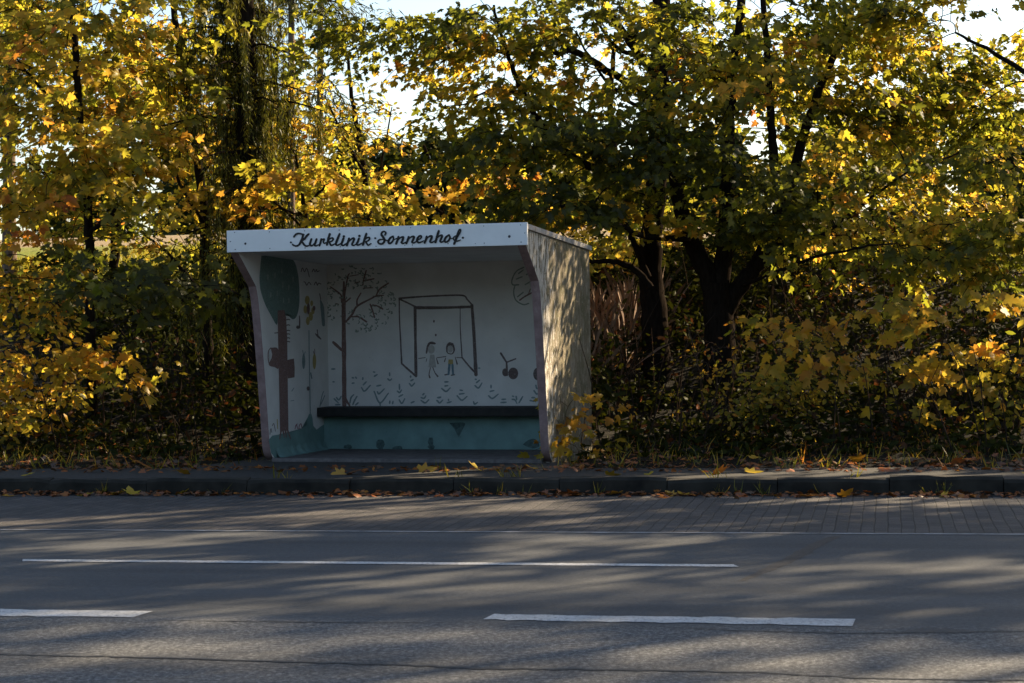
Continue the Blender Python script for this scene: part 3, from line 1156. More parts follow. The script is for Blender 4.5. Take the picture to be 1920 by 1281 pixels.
for k in range(170):
    a = random.uniform(0, 2 * PI)
    r = math.sqrt(random.uniform(.12, 1))
    x, y = 730 + 600 * r * math.cos(a), 590 + 530 * r * math.sin(a)
    if y > 950 and x < 520:
        continue
    b = random.uniform(0, PI)
    ln = random.uniform(20, 48)
    p.stroke([(x, y), (x + ln * math.cos(b) * .5 + 6, y + ln * math.sin(b) * .5), (x + ln * math.cos(b + .5), y + ln * math.sin(b + .5))], random.uniform(12, 22))
p.frame(760, 390, 4.8)
for s_ in [[(1065, 535), (1000, 570), (962, 640), (965, 690), (1020, 692)], [(985, 700), (975, 760), (995, 830), (1060, 870), (1110, 860)], [(1020, 590), (1060, 560)],
           [(1000, 640), (1050, 620)], [(1090, 600), (1130, 580)], [(1010, 800), (1060, 760)], [(1080, 690), (1130, 660)]]:
    p.stroke(s_, 12)
p.build('painted_leaves', M_MLEAF, back_wall)
p = on_back().frame(760, 390, 4.8)
p.stroke([(1030, 830), (1080, 795), (1160, 752)], 13).stroke([(1110, 770), (1125, 730)], 9).build('painted_twig', M_BROWN, back_wall)

# left inside wall
P_LW = sh(INS + TW, 1, 1)


def on_left():
    return Paint(P_LW, SH_S)


p = on_left().frame(470, 470, 7.533)
p.poly([(150, 75), (300, 66), (430, 78), (600, 132), (668, 330), (690, 600), (682, 800), (645, 935), (590, 970), (525, 905), (480, 860), (392, 862), (372, 1050), (290, 920), (205, 760),
        (140, 560), (125, 380), (140, 200)])
p.build('painted_crown', M_MTEAL, wall_l)
p = on_left().frame(470, 470, 7.533)
for x, y in [(245, 375), (345, 345), (440, 285), (455, 480), (540, 520), (285, 625), (375, 600), (465, 700), (540, 705), (600, 400)]:
    p.stroke([(x, y - 28), (x - 2, y + 32)], 17)
p.build('painted_blossoms', M_MLEAF, wall_l)
p = on_left().frame(480, 620, 4.925)
p.poly([(200, -185), (262, -190), (278, -120), (288, 60), (292, 400), (300, 925), (222, 925), (212, 400), (203, 0)], False)
p.poly([(135, 158), (205, 172), (212, 342), (172, 338), (118, 315), (150, 240)])
p.stroke([(135, 160), (116, 190), (112, 250), (122, 305), (140, 325)], 8)
p.poly([(286, 272), (350, 258), (358, 345), (356, 432), (294, 442)], False)
for a, b in [((232, 925), (218, 1002)), ((250, 925), (262, 985)), ((272, 925), (280, 985)), ((292, 922), (320, 1000))]:
    p.stroke([a, b], [16, 9])
p.build('painted_trunk', M_BROWN, wall_l)
p = on_left().frame(480, 620, 4.925)
p.dot(126, 248, 7, 58).build('painted_cut_end', M_MWHITE, wall_l)
p = on_left().frame(470, 470, 7.533)
for y in (978, 1055, 1132, 1182, 1238, 1290):
    p.stroke([(508, y), (530, y - 6), (552, y)], 15)
p.stroke([(340, 1165), (385, 1160)], 14)
p.stroke([(688, 922), (692, 1000), (690, 1090)], [12, 18, 20]).dot(668, 1082, 26, 24)
p.stroke([(915, 1175), (955, 1215), (992, 1250)], [14, 30, 14]).stroke([(940, 1120), (950, 1200)], 14)
p.stroke([(712, 300), (732, 245), (762, 300), (792, 250), (830, 372)], 11).stroke([(868, 302), (890, 262), (908, 300), (930, 268), (940, 300), (968, 285)], 11)
p.stroke([(752, 440), (772, 450), (792, 490), (822, 448), (852, 482)], 12).stroke([(898, 485), (922, 442), (942, 490), (958, 460), (992, 472)], 12)
p.stroke([(975, 610), (990, 690)], 12)
p.frame(480, 620, 4.925)
p.stroke([(128, 960), (138, 905), (145, 940)], 6).stroke([(150, 880), (165, 860), (180, 930)], 6)
p.dot(482, 535, 14, 20)
p.build('painted_writing', M_DKBROWN, wall_l)
p = on_left().frame(470, 470, 7.533)
p.stroke([(985, 700), (1010, 800), (1030, 1050)], [16, 52, 40])
p.frame(480, 620, 4.925)
p.stroke([(489, 0), (491, 200), (497, 500), (502, 800)], [9, 8, 8, 10])
p.dot(440, 285, 15, 70).stroke([(430, 180), (440, 230)], 6).stroke([(455, 195), (443, 230)], 6)
p.stroke([(505, 390), (515, 440)], 12).stroke([(330, 560), (350, 530)], 6).stroke([(320, 650), (350, 645)], 6)
p.stroke([(590, 700), (610, 600), (625, 560)], 7).stroke([(600, 680), (635, 600)], 7)
p.build('painted_stems', M_MGREY, wall_l)
p = on_left().frame(470, 470, 7.533)
for x, y, rx, ry in [(800, 700, 34, 62), (772, 830, 26, 58), (850, 930, 30, 62), (808, 995, 26, 58), (880, 850, 24, 48), (862, 745, 20, 40)]:
    p.dot(x, y, rx, ry)
p.frame(480, 620, 4.925).dot(540, 285, 16, 72).stroke([(196, 820), (200, 905)], 8)
p.build('painted_sunflower', M_MYEL, wall_l)
p = on_left().frame(470, 470, 7.533)
p.dot(815, 822, 22, 80).dot(895, 815, 20, 36)
p.frame(480, 620, 4.925).stroke([(528, 190), (540, 225)], 6).stroke([(542, 170), (543, 225)], 6)
p.build('painted_seed_head', M_BROWN, wall_l)
p = on_left().frame(480, 620, 4.925)
for s_ in [[(360, 910), (372, 870), (385, 905)], [(395, 920), (400, 880), (415, 860), (425, 900)], [(365, 880), (380, 862)], [(405, 905), (420, 925)]]:
    p.stroke(s_, 8)
p.build('painted_small_blooms', M_MRED, wall_l)
p = on_left().frame(480, 620, 4.925)
p.poly([(117, 1010), (150, 970), (200, 962), (330, 950), (420, 905), (470, 875), (478, 800), (490, 770), (512, 770), (522, 810), (530, 880), (560, 915), (590, 890), (640, 860), (735, 870),
        (735, 1105), (640, 1125), (540, 1142), (350, 1182), (200, 1212), (140, 1130)], False)
p.build('painted_ground', M_TEAL, wall_l)

# damp dark blotches on the teal bench front
P_BN = sh(0, T_IN - .17, .2)
M_DAMP = simple_mat('damp_stain', (.07, .115, .11), .85, .4, 25)
p = Paint(P_BN, -SH_T).frame(440, 640, 4.8)
for x, y, rx, ry in [(1020, 950, 42, 20), (1310, 930, 40, 50), (1465, 962, 50, 22), (1765, 905, 26, 40), (1770, 950, 34, 25)]:
    p.poly([(x + rx * math.cos(a) * random.uniform(.8, 1.1), y + ry * math.sin(a) * random.uniform(.8, 1.1)) for a in np.linspace(0, 2 * PI, 12, endpoint=False)])
p.frame(780, 640, 4.8)
p.poly([(300, 735), (440, 735), (410, 800), (385, 862), (360, 810)])
p.poly([(960, 930), (1010, 890), (1070, 880), (1110, 940), (1050, 965)])
p.build('damp_stain', M_DAMP, bench)

# ------------------------------------------------------------------ trees and plants
def foot(px, d):
    lat = (px - 960) / F_PX * d
    p = R0 * lat + FH * d
    return Vector((p.x, p.y, float(ground_z(p.x, p.y))))


def limb(base, pts, d, r0, r1):
    L = ([np.array(base) - np.array([0, 0, .15])] if base is not None else []) + pxline(pts, d)
    return (L, r0, r1)


# big maple right of the shelter: short stout trunk that forks low
b = foot(1350, 25.6)
maple_a = make_tree(
    'maple_tree', 'large dark trunked maple forking low to the right of the shelter, green and yellow crown', 'tree', b,
    [limb(b, [(1352, 760), (1350, 680), (1348, 600), (1342, 530)], 25.6, .23, .175),
     limb(None, [(1345, 560), (1315, 490), (1288, 430), (1272, 370), (1262, 290), (1250, 180, 25), (1240, 80, 25)], 25.6, .135, .04),
     limb(None, [(1345, 560), (1358, 480), (1362, 420), (1365, 330), (1366, 240), (1372, 150, 25.5), (1388, 40, 25.5), (1398, -120), (1400, -330)], 25.6, .125, .03),
     limb(None, [(1350, 600), (1385, 540), (1420, 495), (1452, 430), (1478, 360), (1500, 280, 26), (1535, 170, 26), (1585, 50, 26.5), (1640, -120, 27)], 25.6, .12, .025),
     limb(None, [(1458, 410), (1452, 320), (1446, 230), (1438, 100), (1430, -60), (1440, -220)], 25.5, .07, .02),
     limb(None, [(1440, 460), (1520, 452), (1610, 390), (1690, 330), (1790, 290), (1870, 255)], 24.6, .024, .008),
     limb(None, [(1300, 450), (1200, 440, 24.6), (1120, 400, 24), (1040, 380, 23.6)], 25.6, .045, .012),
     limb(None, [(1385, 540), (1480, 500, 24.6), (1580, 470, 24), (1680, 455, 23.6)], 25.6, .026, .008)],
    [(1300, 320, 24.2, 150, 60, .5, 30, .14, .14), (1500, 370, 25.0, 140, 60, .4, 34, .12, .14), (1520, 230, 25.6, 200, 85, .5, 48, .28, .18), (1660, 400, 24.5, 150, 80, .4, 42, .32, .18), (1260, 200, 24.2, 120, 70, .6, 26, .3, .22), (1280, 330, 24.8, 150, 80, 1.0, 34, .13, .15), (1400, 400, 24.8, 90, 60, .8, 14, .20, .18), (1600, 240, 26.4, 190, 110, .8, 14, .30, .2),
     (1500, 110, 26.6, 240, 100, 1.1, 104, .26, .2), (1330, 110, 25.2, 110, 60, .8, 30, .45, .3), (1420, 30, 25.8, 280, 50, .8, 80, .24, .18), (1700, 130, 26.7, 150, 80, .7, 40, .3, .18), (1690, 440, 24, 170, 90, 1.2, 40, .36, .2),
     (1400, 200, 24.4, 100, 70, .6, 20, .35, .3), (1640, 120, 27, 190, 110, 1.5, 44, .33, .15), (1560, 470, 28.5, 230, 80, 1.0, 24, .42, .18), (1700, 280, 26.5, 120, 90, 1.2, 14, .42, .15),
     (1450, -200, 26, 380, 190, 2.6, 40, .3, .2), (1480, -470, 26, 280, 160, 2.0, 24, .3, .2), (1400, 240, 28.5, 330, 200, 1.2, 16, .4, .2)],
    size=.102, per=24, thin=.82, group='maples along the verge')

# second maple, nearer the shelter: leaning trunk, tall leader through the top of the picture
b = foot(1232, 26.2)
maple_b = make_tree(
    'maple_tree', 'tall maple with slim dark trunk between the shelter and the low forking maple', 'tree', b,
    [limb(b, [(1236, 740), (1230, 660), (1226, 580), (1218, 510)], 26.2, .20, .155),
     limb(None, [(1220, 530), (1222, 440), (1232, 330), (1236, 220), (1238, 110), (1240, 0), (1242, -180), (1246, -400)], 26.2, .145, .10),
     limb(None, [(1220, 540), (1190, 505), (1150, 490), (1110, 490), (1075, 478)], 25.6, .05, .014),
     limb(None, [(1215, 520), (1195, 470), (1180, 440), (1160, 400)], 26, .05, .02),
     limb(None, [(1232, 330), (1130, 320, 25.6), (1060, 285, 25.2), (1010, 225, 25), (975, 160, 25), (950, 100, 25), (925, 10, 25)], 26.2, .06, .016),
     limb(None, [(1236, 190), (1150, 140, 25.8), (1075, 97, 25.5), (1040, 98, 25.5), (960, 100, 25.3), (880, 84, 25), (800, 60, 25)], 26.2, .055, .012),
     limb(None, [(1238, 150), (1190, 90), (1150, 35), (1120, -10), (1060, -120)], 26, .07, .02),
     limb(None, [(1190, 100), (1158, 90), (1110, 30)], 25.8, .035, .012),
     limb(None, [(1236, 220), (1180, 190), (1120, 130), (1080, 60)], 25.4, .03, .01),
     limb(None, [(985, 180), (930, 165, 24.8), (860, 200, 24.6)], 25, .02, .008)],
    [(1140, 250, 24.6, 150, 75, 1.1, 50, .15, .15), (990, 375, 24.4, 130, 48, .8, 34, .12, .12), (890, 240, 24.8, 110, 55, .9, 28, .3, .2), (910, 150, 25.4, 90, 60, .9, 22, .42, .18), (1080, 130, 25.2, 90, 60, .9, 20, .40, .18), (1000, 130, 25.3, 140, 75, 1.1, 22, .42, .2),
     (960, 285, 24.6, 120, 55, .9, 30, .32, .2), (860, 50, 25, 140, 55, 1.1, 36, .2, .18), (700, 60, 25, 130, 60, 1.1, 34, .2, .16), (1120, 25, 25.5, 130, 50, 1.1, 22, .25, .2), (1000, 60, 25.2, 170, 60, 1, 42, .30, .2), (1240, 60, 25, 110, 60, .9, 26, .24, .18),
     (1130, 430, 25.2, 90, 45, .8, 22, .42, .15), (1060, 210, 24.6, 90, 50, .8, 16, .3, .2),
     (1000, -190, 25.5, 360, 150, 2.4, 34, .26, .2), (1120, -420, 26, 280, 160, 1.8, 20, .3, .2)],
    size=.10, per=24, thin=.82, group='maples along the verge')

# third maple, trunk just outside the right edge
b = foot(2080, 25.4)
maple_c = make_tree(
    'maple_tree', 'maple reaching in from the right edge with long bare arching twigs and yellow green leaves', 'tree', b,
    [limb(b, [(2080, 700), (2075, 600), (2065, 480)], 25.4, .2, .15),
     limb(None, [(2065, 480), (2060, 300), (2050, 100), (2040, -100), (2030, -330)], 25.4, .14, .04),
     limb(None, [(2070, 520), (2000, 420, 25), (1920, 330, 24.8), (1850, 270, 24.6)], 25.4, .06, .014),
     limb(None, [(2060, 350), (1990, 200, 25), (1880, 110, 25), (1790, 60, 25)], 25.4, .05, .014),
     limb(None, [(2065, 300), (2160, 150), (2240, 0)], 25.6, .07, .02),
     limb(None, [(2070, 470), (2180, 350), (2280, 260)], 25.6, .07, .02)],
    [(1860, 205, 26.2, 80, 60, .6, 30, .3, .2), (1860, 420, 23.2, 110, 90, .5, 34, .36, .2), (1750, 40, 25.2, 100, 50, 1.1, 40, .38, .18), (1900, 330, 23.3, 80, 55, .5, 22, .3, .2),
     (2150, 0, 26, 260, 190, 2.3, 34, .35, .2), (2100, -330, 26, 280, 170, 2, 26, .35, .2)],
    size=.10, per=24, thin=.82, group='maples along the verge')

# the row goes on along the road to the right, out of the picture: tall maples that throw the streaky shade on the lanes
def mblob(lat, z, d, rx, rz, rd, n, tm, ts):
    return (960 + lat * F_PX / d, YH - (z - CAMZ) * F_PX / d, d, rx * F_PX / d, rz * F_PX / d, rd, n, tm, ts)


def mpx(lat, z, d):
    return (960 + lat * F_PX / d, YH - (z - CAMZ) * F_PX / d)


LX, LD = 9.6, 26.5
b = foot(960 + LX * F_PX / LD, LD)
tall = make_tree('maple_tree', 'tall maple of the roadside row beyond the right edge of the view', 'tree', b,
                 [limb(b, [mpx(LX, 1.5, LD), mpx(LX + .1, 4, LD), mpx(LX - .1, 8, LD), mpx(LX + .1, 14, LD)], LD, .24, .05),
                  limb(None, [mpx(LX, 4, LD), mpx(LX - 1.4, 6.5, LD), mpx(LX - 2.4, 9, LD)], LD, .09, .02),
                  limb(None, [mpx(LX, 4.6, LD), mpx(LX + 1.5, 7, LD), mpx(LX + 2.6, 9.5, LD)], LD, .09, .02)],
                 [mblob(LX + .6, 7.2, LD, 2.8, 1.2, 2.4, 26, .34, .2), mblob(LX - .6, 9.0, LD, 3.4, 1.7, 2.8, 105, .34, .2), mblob(LX + .5, 12.0, LD, 3.0, 1.6, 2.6, 90, .34, .2),
                  mblob(LX, 14.4, LD, 2.2, 1.1, 2.0, 45, .34, .2)],
                 size=.14, per=17, clump=13.0, thin=.9, seed=6, group='maples further along the road')
for k, (lat, d, rz, sc) in enumerate([(14.0, 26.0, 2.2, 1.0), (18.3, 26.8, 1.1, 1.2), (22.4, 26.2, 4.0, 1.32), (26.6, 26.8, .4, 1.32), (32.0, 26.4, 5.6, 1.1), (37.0, 27.0, 1.9, 1.1),
                                      (17.0, 31.5, 5.2, 1.2), (21.5, 32.3, 3.3, 1.25), (26.0, 31.6, .9, 1.25), (31.0, 32.0, 3.0, 1.25)]):
    l = Vector(foot(960 + lat * F_PX / d, d))
    l.z = float(ground_z(l.x, l.y))
    copy_tree(tall, l, rz, sc, 'tall maple of the roadside row beyond the right edge of the view', 'maples further along the road')

# yellow maple at the left
b = foot(168, 25.2)
make_tree('maple_tree', 'yellow maple with thin dark stem above the sunlit field at far left', 'tree', b,
          [limb(b, [(170, 700), (168, 560), (166, 440), (160, 330), (150, 210), (140, 90), (135, -40), (130, -200)], 25.2, .07, .03),
           limb(None, [(166, 440), (210, 400), (250, 330), (270, 250)], 25, .03, .01), limb(None, [(163, 390), (100, 340), (50, 300)], 24.8, .03, .01),
           limb(None, [(167, 520), (220, 540, 23.8), (300, 530, 23.1)], 25, .03, .01), limb(None, [(155, 260), (90, 180), (30, 110)], 25, .03, .01)],
          [(130, 250, 24.3, 150, 90, 1.1, 66, .45, .15), (50, 390, 23.2, 80, 45, .5, 16, .56, .14), (215, 350, 24.2, 110, 70, .9, 34, .40, .14), (100, 120, 24.8, 120, 65, .9, 34, .52, .16),
           (250, 130, 25.2, 110, 80, 1.1, 46, .34, .16), (160, 20, 25, 180, 45, 1.2, 40, .38, .18), (150, -150, 25.4, 280, 100, 1.8, 55, .4, .2), (215, 540, 23.1, 140, 45, .5, 34, .09, .1),
           (40, 500, 23.2, 50, 30, .4, 8, .5, .15)],
          size=.112, per=19, face=.9)

# slender small leaved tree in the middle of the left side
b = foot(388, 27)
make_tree('slender_tree', 'thin stemmed tree with small olive yellow leaves left of the mossy spruce', 'tree', b,
          [limb(b, [(390, 700), (386, 560), (383, 420), (372, 300), (350, 180), (330, 60), (320, -80)], 27, .085, .035),
           limb(None, [(383, 420), (330, 330), (300, 240)], 26.8, .03, .01), limb(None, [(376, 330), (420, 260), (440, 160)], 26.8, .03, .01),
           limb(None, [(386, 560), (320, 480), (270, 440)], 26.6, .03, .01)],
          [(330, 270, 26.8, 120, 110, 1.2, 70, .38, .18), (380, 440, 26.6, 90, 80, 1, 36, .36, .22), (350, 80, 27, 120, 80, 1.2, 40, .3, .15), (300, 420, 26.6, 90, 60, .9, 26, .42, .2),
           (330, -100, 27, 200, 90, 1.5, 40, .35, .18)],
          leaf='oval', size=.085, mat=M_SMALL, per=20, spray_len=.55)

# birch-like tree just right of the spruce
b = foot(694, 28)
make_tree('slender_tree', 'airy thin twigged tree with tiny yellow leaves against the sky gap above the shelter', 'tree', b,
          [limb(b, [(700, 600), (694, 420), (680, 300), (662, 200), (650, 100)], 28, .06, .02), limb(None, [(690, 380), (720, 280), (735, 200)], 27.8, .02, .007),
           limb(None, [(686, 330), (640, 250), (610, 180)], 27.8, .025, .008)],
          [(655, 260, 27.6, 55, 100, .9, 40, .46, .14), (635, 190, 27.6, 60, 70, .9, 26, .44, .15), (620, 400, 27.4, 90, 50, .9, 26, .42, .2), (670, 350, 27.4, 45, 60, .7, 14, .46, .15)],
          leaf='oval', size=.085, mat=M_SMALL, per=17, spray_len=.5)

# small orange maples that look over the shelter roof
b = foot(596, 26.6)
make_tree('maple_sapling', 'orange leaved young maple above the left end of the shelter roof', 'tree', b,
          [limb(b, [(590, 600), (580, 460), (565, 360), (555, 290)], 26.4, .045, .014), limb(None, [(578, 440), (530, 390), (500, 370)], 26, .02, .008),
           limb(None, [(570, 390), (610, 350), (640, 330)], 26, .02, .008)],
          [(555, 335, 25.8, 70, 46, .7, 18, .5, .12), (520, 390, 25.5, 60, 28, .6, 10, .56, .1), (600, 370, 25.8, 60, 30, .6, 8, .42, .1), (530, 270, 26, 30, 25, .4, 4, .62, .08)],
          size=.115, per=17, group='orange maples behind the shelter')
b = foot(840, 28)
make_tree('maple_sapling', 'golden orange young maple above the middle of the shelter roof', 'tree', b,
          [limb(b, [(842, 600), (838, 480), (828, 390), (810, 320), (795, 270)], 27.8, .05, .016), limb(None, [(830, 400), (770, 350), (715, 335)], 27.4, .02, .008),
           limb(None, [(825, 370), (870, 310), (900, 280)], 27.4, .02, .008), limb(None, [(835, 450), (760, 420), (700, 390)], 27.2, .02, .008)],
          [(860, 290, 27.2, 60, 38, .7, 14, .5, .12), (750, 320, 27.4, 50, 22, .6, 4, .55, .1), (700, 375, 27.2, 60, 30, .6, 9, .42, .14), (800, 400, 27, 110, 18, .7, 18, .42, .15),
           (880, 340, 27, 50, 40, .6, 14, .66, .1)],
          size=.115, per=17, group='orange maples behind the shelter')

# ---------------------------------------------------------------- spruce with hanging twigs
b = foot(478, 26)
spruce = empty('spruce_tree', b, 'dark spruce with tall straight trunk and hanging mossy twigs left of the shelter', 'tree')
tr = Tubes(10)
TR = smooth_line([np.array(b) - np.array([0, 0, .2])] + pxline([(476, 640), (470, 460), (464, 260), (458, 60), (452, -150), (448, -420)], 26), 6)
tr.add(TR, np.linspace(.20, .12, len(TR)) * (1 + rng.normal(0, .05, len(TR))))
adopt(tr.build('trunk', M_BARK), spruce)
br = Tubes(5)
pos, ax, nm, sz, tn = [], [], [], [], []
for k in range(120):
    z0 = rng.uniform(.25, 1) * (len(TR) - 1)
    a = TR[int(z0)]
    th = rng.uniform(0, 2 * PI)
    L = rng.uniform(.25, 1.25) * (1.2 - .4 * z0 / len(TR))
    dirv = np.array([math.cos(th), math.sin(th), -.12])
    dd = np.array(RGT) * dirv[0] + np.array(FWD) * dirv[1] + np.array([0, 0, dirv[2]])
    e = a + dd * L
    mid = a + dd * L * .5 + np.array([0, 0, .08])
    ln = smooth_line([a, mid, e], 5)
    br.add(ln, np.linspace(.022, .006, len(ln)))
    for j in range(int(15 * L) + 4):
        t = rng.uniform(.15, 1)
        s0 = ln[int(t * (len(ln) - 1))] + rng.normal(0, .03, 3)
        hl = rng.uniform(.25, .9)
        strand = s0 + np.outer(np.linspace(0, 1, 5), [rng.normal(0, .05), rng.normal(0, .05), -hl])
        br.add(strand, np.linspace(.004, .002, 5))
        m = int(34 * hl / .5)
        tt = rng.uniform(0, 1, m)
        pos.append(s0 + tt[:, None] * np.array([0, 0, -hl]) + rng.normal(0, .012, (m, 3)))
        ax.append(np.stack([rng.normal(0, .45, m), rng.normal(0, .45, m), np.full(m, -1.0)], 1))
        nm.append(rng.normal(0, 1, (m, 3)))
        sz.append(rng.uniform(.05, .11, m))
        tn.append(np.clip(rng.normal(.16 if rng.random() < .65 else .34, .06, m), 0, 1))
adopt(br.build('branch', M_BARK), spruce)
adopt(leaves_mesh('needles', 'needle', np.vstack(pos), norm(np.vstack(ax)), norm(np.vstack(nm)), np.concatenate(sz), np.concatenate(tn), M_NEEDLE), spruce)


# ---------------------------------------------------------------- bare pine stems far behind and a conifer
def conifer(name, label, px, d, top_py, r, crown, group=None, tint=.1, bark=None):
    bb = foot(px, d)
    root = empty(name, bb, label, 'tree', group)
    L = smooth_line([np.array(bb)] + pxline([(px + rng.normal(0, 3), 350), (px, top_py)], d), 6)
    t_ = Tubes(8)
    t_.add(L, np.linspace(r, r * .55, len(L)))
    adopt(t_.build('trunk', bark or M_BARK_PALE), root)
    P_, A_, N_, S_, T_ = [], [], [], [], []
    t2 = Tubes(4)
    for (cx, cy, rx, ry, cnt) in crown:
        for k in range(cnt):
            o_ = norm(rng.normal(size=3)) * rng.uniform(.3, 1) ** .5
            c = np.array(at(cx + o_[0] * rx, cy + o_[1] * ry, d + o_[2] * rx * d / F_PX))
            a = L[np.argmin(np.abs(L[:, 2] - c[2] - .3))]
            t2.add(smooth_line([a, (a + c) / 2 + np.array([0, 0, .1]), c], 4), np.linspace(.015, .005, 9))
            m = 90
            dv = norm((c - a)[None])[0]
            tt = rng.uniform(-.45, .4, m)
            P_.append(c + tt[:, None] * dv + rng.normal(0, .07, (m, 3)))
            A_.append(dv * .8 + np.array([0, 0, -.5]) + rng.normal(0, .6, (m, 3)))
            N_.append(rng.normal(0, 1, (m, 3)))
            S_.append(rng.uniform(.09, .18, m))
            T_.append(np.clip(rng.normal(tint, .05, m), 0, 1))
    adopt(t2.build('branch', M_BARK), root)
    adopt(leaves_mesh('crown', 'needle', np.vstack(P_), norm(np.vstack(A_)), norm(np.vstack(N_)), np.concatenate(S_), np.concatenate(T_), M_NEEDLE), root)
    return root


conifer('pine_tree', 'pale bare pine stem in the sky gap nearer the mossy spruce', 546, 31, -420, .075, [(546, -260, 160, 140, 40), (560, 30, 70, 40, 7)], 'far pine stems', .12)
conifer('pine_tree', 'pale bare pine stem in the sky gap further from the mossy spruce', 601, 33, -420, .075, [(610, -280, 150, 140, 40), (620, 210, 60, 50, 10), (640, 30, 70, 50, 8)], 'far pine stems', .12)
conifer('conifer_tree', 'dark blue green conifer in the upper left corner', 20, 33, -200, .14, [(20, 90, 90, 110, 46), (10, -80, 100, 100, 30)], None, .05)

# ---------------------------------------------------------------- background trees that close the gaps
for spec in [('pale yellow tree far behind the yellow maple at left', 215, 33, [(170, 300, 32, 220, 170, 1.6, 190, .46, .2), (420, 300, 32.5, 150, 150, 1.6, 110, .38, .2), (200, 60, 33, 250, 110, 1.6, 130, .36, .2)]),
             ('olive yellow tree behind the slender trees left of the sky gap', 520, 35, [(500, 250, 34, 100, 130, 1.6, 90, .36, .2), (590, 340, 34, 80, 60, 1.4, 34, .4, .2), (470, 60, 34, 110, 80, 1.4, 36, .3, .2)]),
             ('bright yellow green tree behind the forked maple', 1480, 33, [(1330, 420, 32, 200, 110, 1.4, 100, .42, .14), (1560, 360, 32, 210, 140, 1.4, 150, .44, .14), (1780, 330, 32.5, 170, 150, 1.4, 110, .46, .14),
                                                                         (1560, 150, 33, 300, 120, 1.6, 150, .40, .14)]),
             ('bright yellow bush tree behind the right end of the shelter roof', 1150, 32, [(1040, 385, 31, 120, 50, 1.2, 36, .45, .12), (1160, 480, 30.5, 90, 50, 1, 26, .45, .12), (1190, 330, 31, 120, 60, 1.2, 28, .4, .14)])]:
    lab, px, d, blobs = spec
    b = foot(px, d)
    make_tree('background_tree', lab, 'tree', b, [limb(b, [(px, 480), (px + 8, 350), (px - 6, 200), (px + 4, 60)], d, .09, .03)], blobs, size=.115, per=19, spray_len=.7)

# ---------------------------------------------------------------- saplings and shrubs
def sapling(label, px, d, blobs, stems, leaf='maple', size=.13, name='maple_sapling', cat='sapling', mat=None, per=9, spray_len=.4, r=.014, group=None, face=.9):
    b = foot(px, d)
    return make_tree(name, label, cat, b, [limb(b, s, d, r, .005) for s in stems], blobs, leaf=leaf, size=size, mat=mat, bark=M_STEM, per=per, spray_len=spray_len,
                     group=group, face=face, twig_r=.0035, clump=2.5, plate=.45)


sapling('golden yellow shrub filling the left edge of the verge', 60, 24.2,
        [(30, 640, 23.6, 90, 110, .8, 56, .56, .1), (40, 780, 23.4, 80, 60, .7, 26, .52, .12), (110, 720, 23.4, 70, 50, .6, 20, .56, .1), (30, 545, 23.8, 60, 40, .7, 18, .6, .1)],
        [[(60, 760), (40, 640), (20, 540)], [(70, 760), (90, 700), (120, 660)], [(40, 780), (10, 700), (-10, 640)]], leaf='oval', size=.10, name='yellow_shrub', cat='shrub', mat=M_SMALL, per=16, face=1.0)
sapling('small yellow leaved sapling in the dark between left shrub and spruce', 190, 23.8, [(185, 675, 23.4, 40, 28, .4, 12, .56, .07), (240, 700, 23.4, 30, 24, .4, 5, .45, .12)],
        [[(195, 780), (190, 700), (185, 660)]])
sapling('orange gold maple sapling on the verge in front of the forked maple', 1490, 22.8,
        [(1500, 650, 22.3, 65, 34, .4, 10, .6, .07), (1450, 605, 22.4, 30, 16, .3, 3, .56, .1), (1560, 690, 22.2, 45, 20, .4, 4, .62, .08), (1530, 630, 22.4, 40, 20, .4, 5, .6, .1)],
        [[(1480, 790), (1470, 700), (1460, 640)], [(1490, 790), (1520, 690), (1560, 660)]], size=.118)
sapling('small leaved yellow green shrub right of the forked maple trunk', 1440, 22.9, [(1445, 735, 22.5, 50, 70, .5, 40, .44, .12), (1500, 730, 22.5, 40, 40, .4, 16, .42, .12)],
        [[(1440, 800), (1440, 720), (1430, 660)], [(1445, 800), (1475, 740), (1500, 700)], [(1436, 800), (1410, 740), (1400, 690)]], leaf='oval', size=.07, name='small_shrub', cat='shrub', mat=M_SMALL, per=16)
sapling('large leaved golden maple sapling near the right edge of the verge', 1760, 22.6,
        [(1720, 590, 22.0, 120, 32, .5, 12, .5, .14), (1800, 690, 22.0, 80, 50, .6, 13, .56, .12), (1690, 665, 22.2, 50, 30, .5, 6, .46, .14), (1860, 590, 22.2, 50, 60, .6, 9, .56, .12), (1730, 740, 22, 50, 16, .4, 4, .5, .1)],
        [[(1765, 800), (1760, 700), (1740, 610)], [(1775, 800), (1800, 700), (1840, 620)], [(1760, 780), (1710, 720), (1680, 660)]], size=.118)
sapling('low gold leaved maple shoots against the shelter right wall', 1085, 21.9,
        [(1095, 785, 21.5, 30, 22, .25, 8, .66, .05), (1045, 815, 21.5, 22, 30, .2, 5, .58, .1), (1062, 755, 21.5, 10, 10, .1, 3, .54, .05), (1035, 850, 21.4, 20, 16, .2, 4, .58, .08), (1120, 825, 21.6, 20, 20, .2, 3, .6, .1)],
        [[(1090, 850), (1092, 800), (1098, 770)], [(1060, 850), (1055, 800), (1062, 750)], [(1045, 860), (1035, 820), (1030, 790)]], size=.095, per=6, spray_len=.2, r=.006)
sapling('red leaved creeper hanging under the golden sapling near the right edge', 1740, 22.4,
        [(1690, 790, 22.1, 16, 10, .15, 5, .93, .03), (1755, 790, 22.1, 26, 12, .15, 5, .93, .03), (1640, 800, 22.2, 20, 8, .2, 3, .93, .03), (1785, 798, 22.1, 14, 14, .15, 3, .93, .03)],
        [[(1740, 830), (1700, 780), (1640, 790)], [(1742, 830), (1770, 790), (1790, 780)]], leaf='oval', size=.07, name='red_creeper', cat='plant', mat=M_SMALL, per=6, spray_len=.2, r=.008)
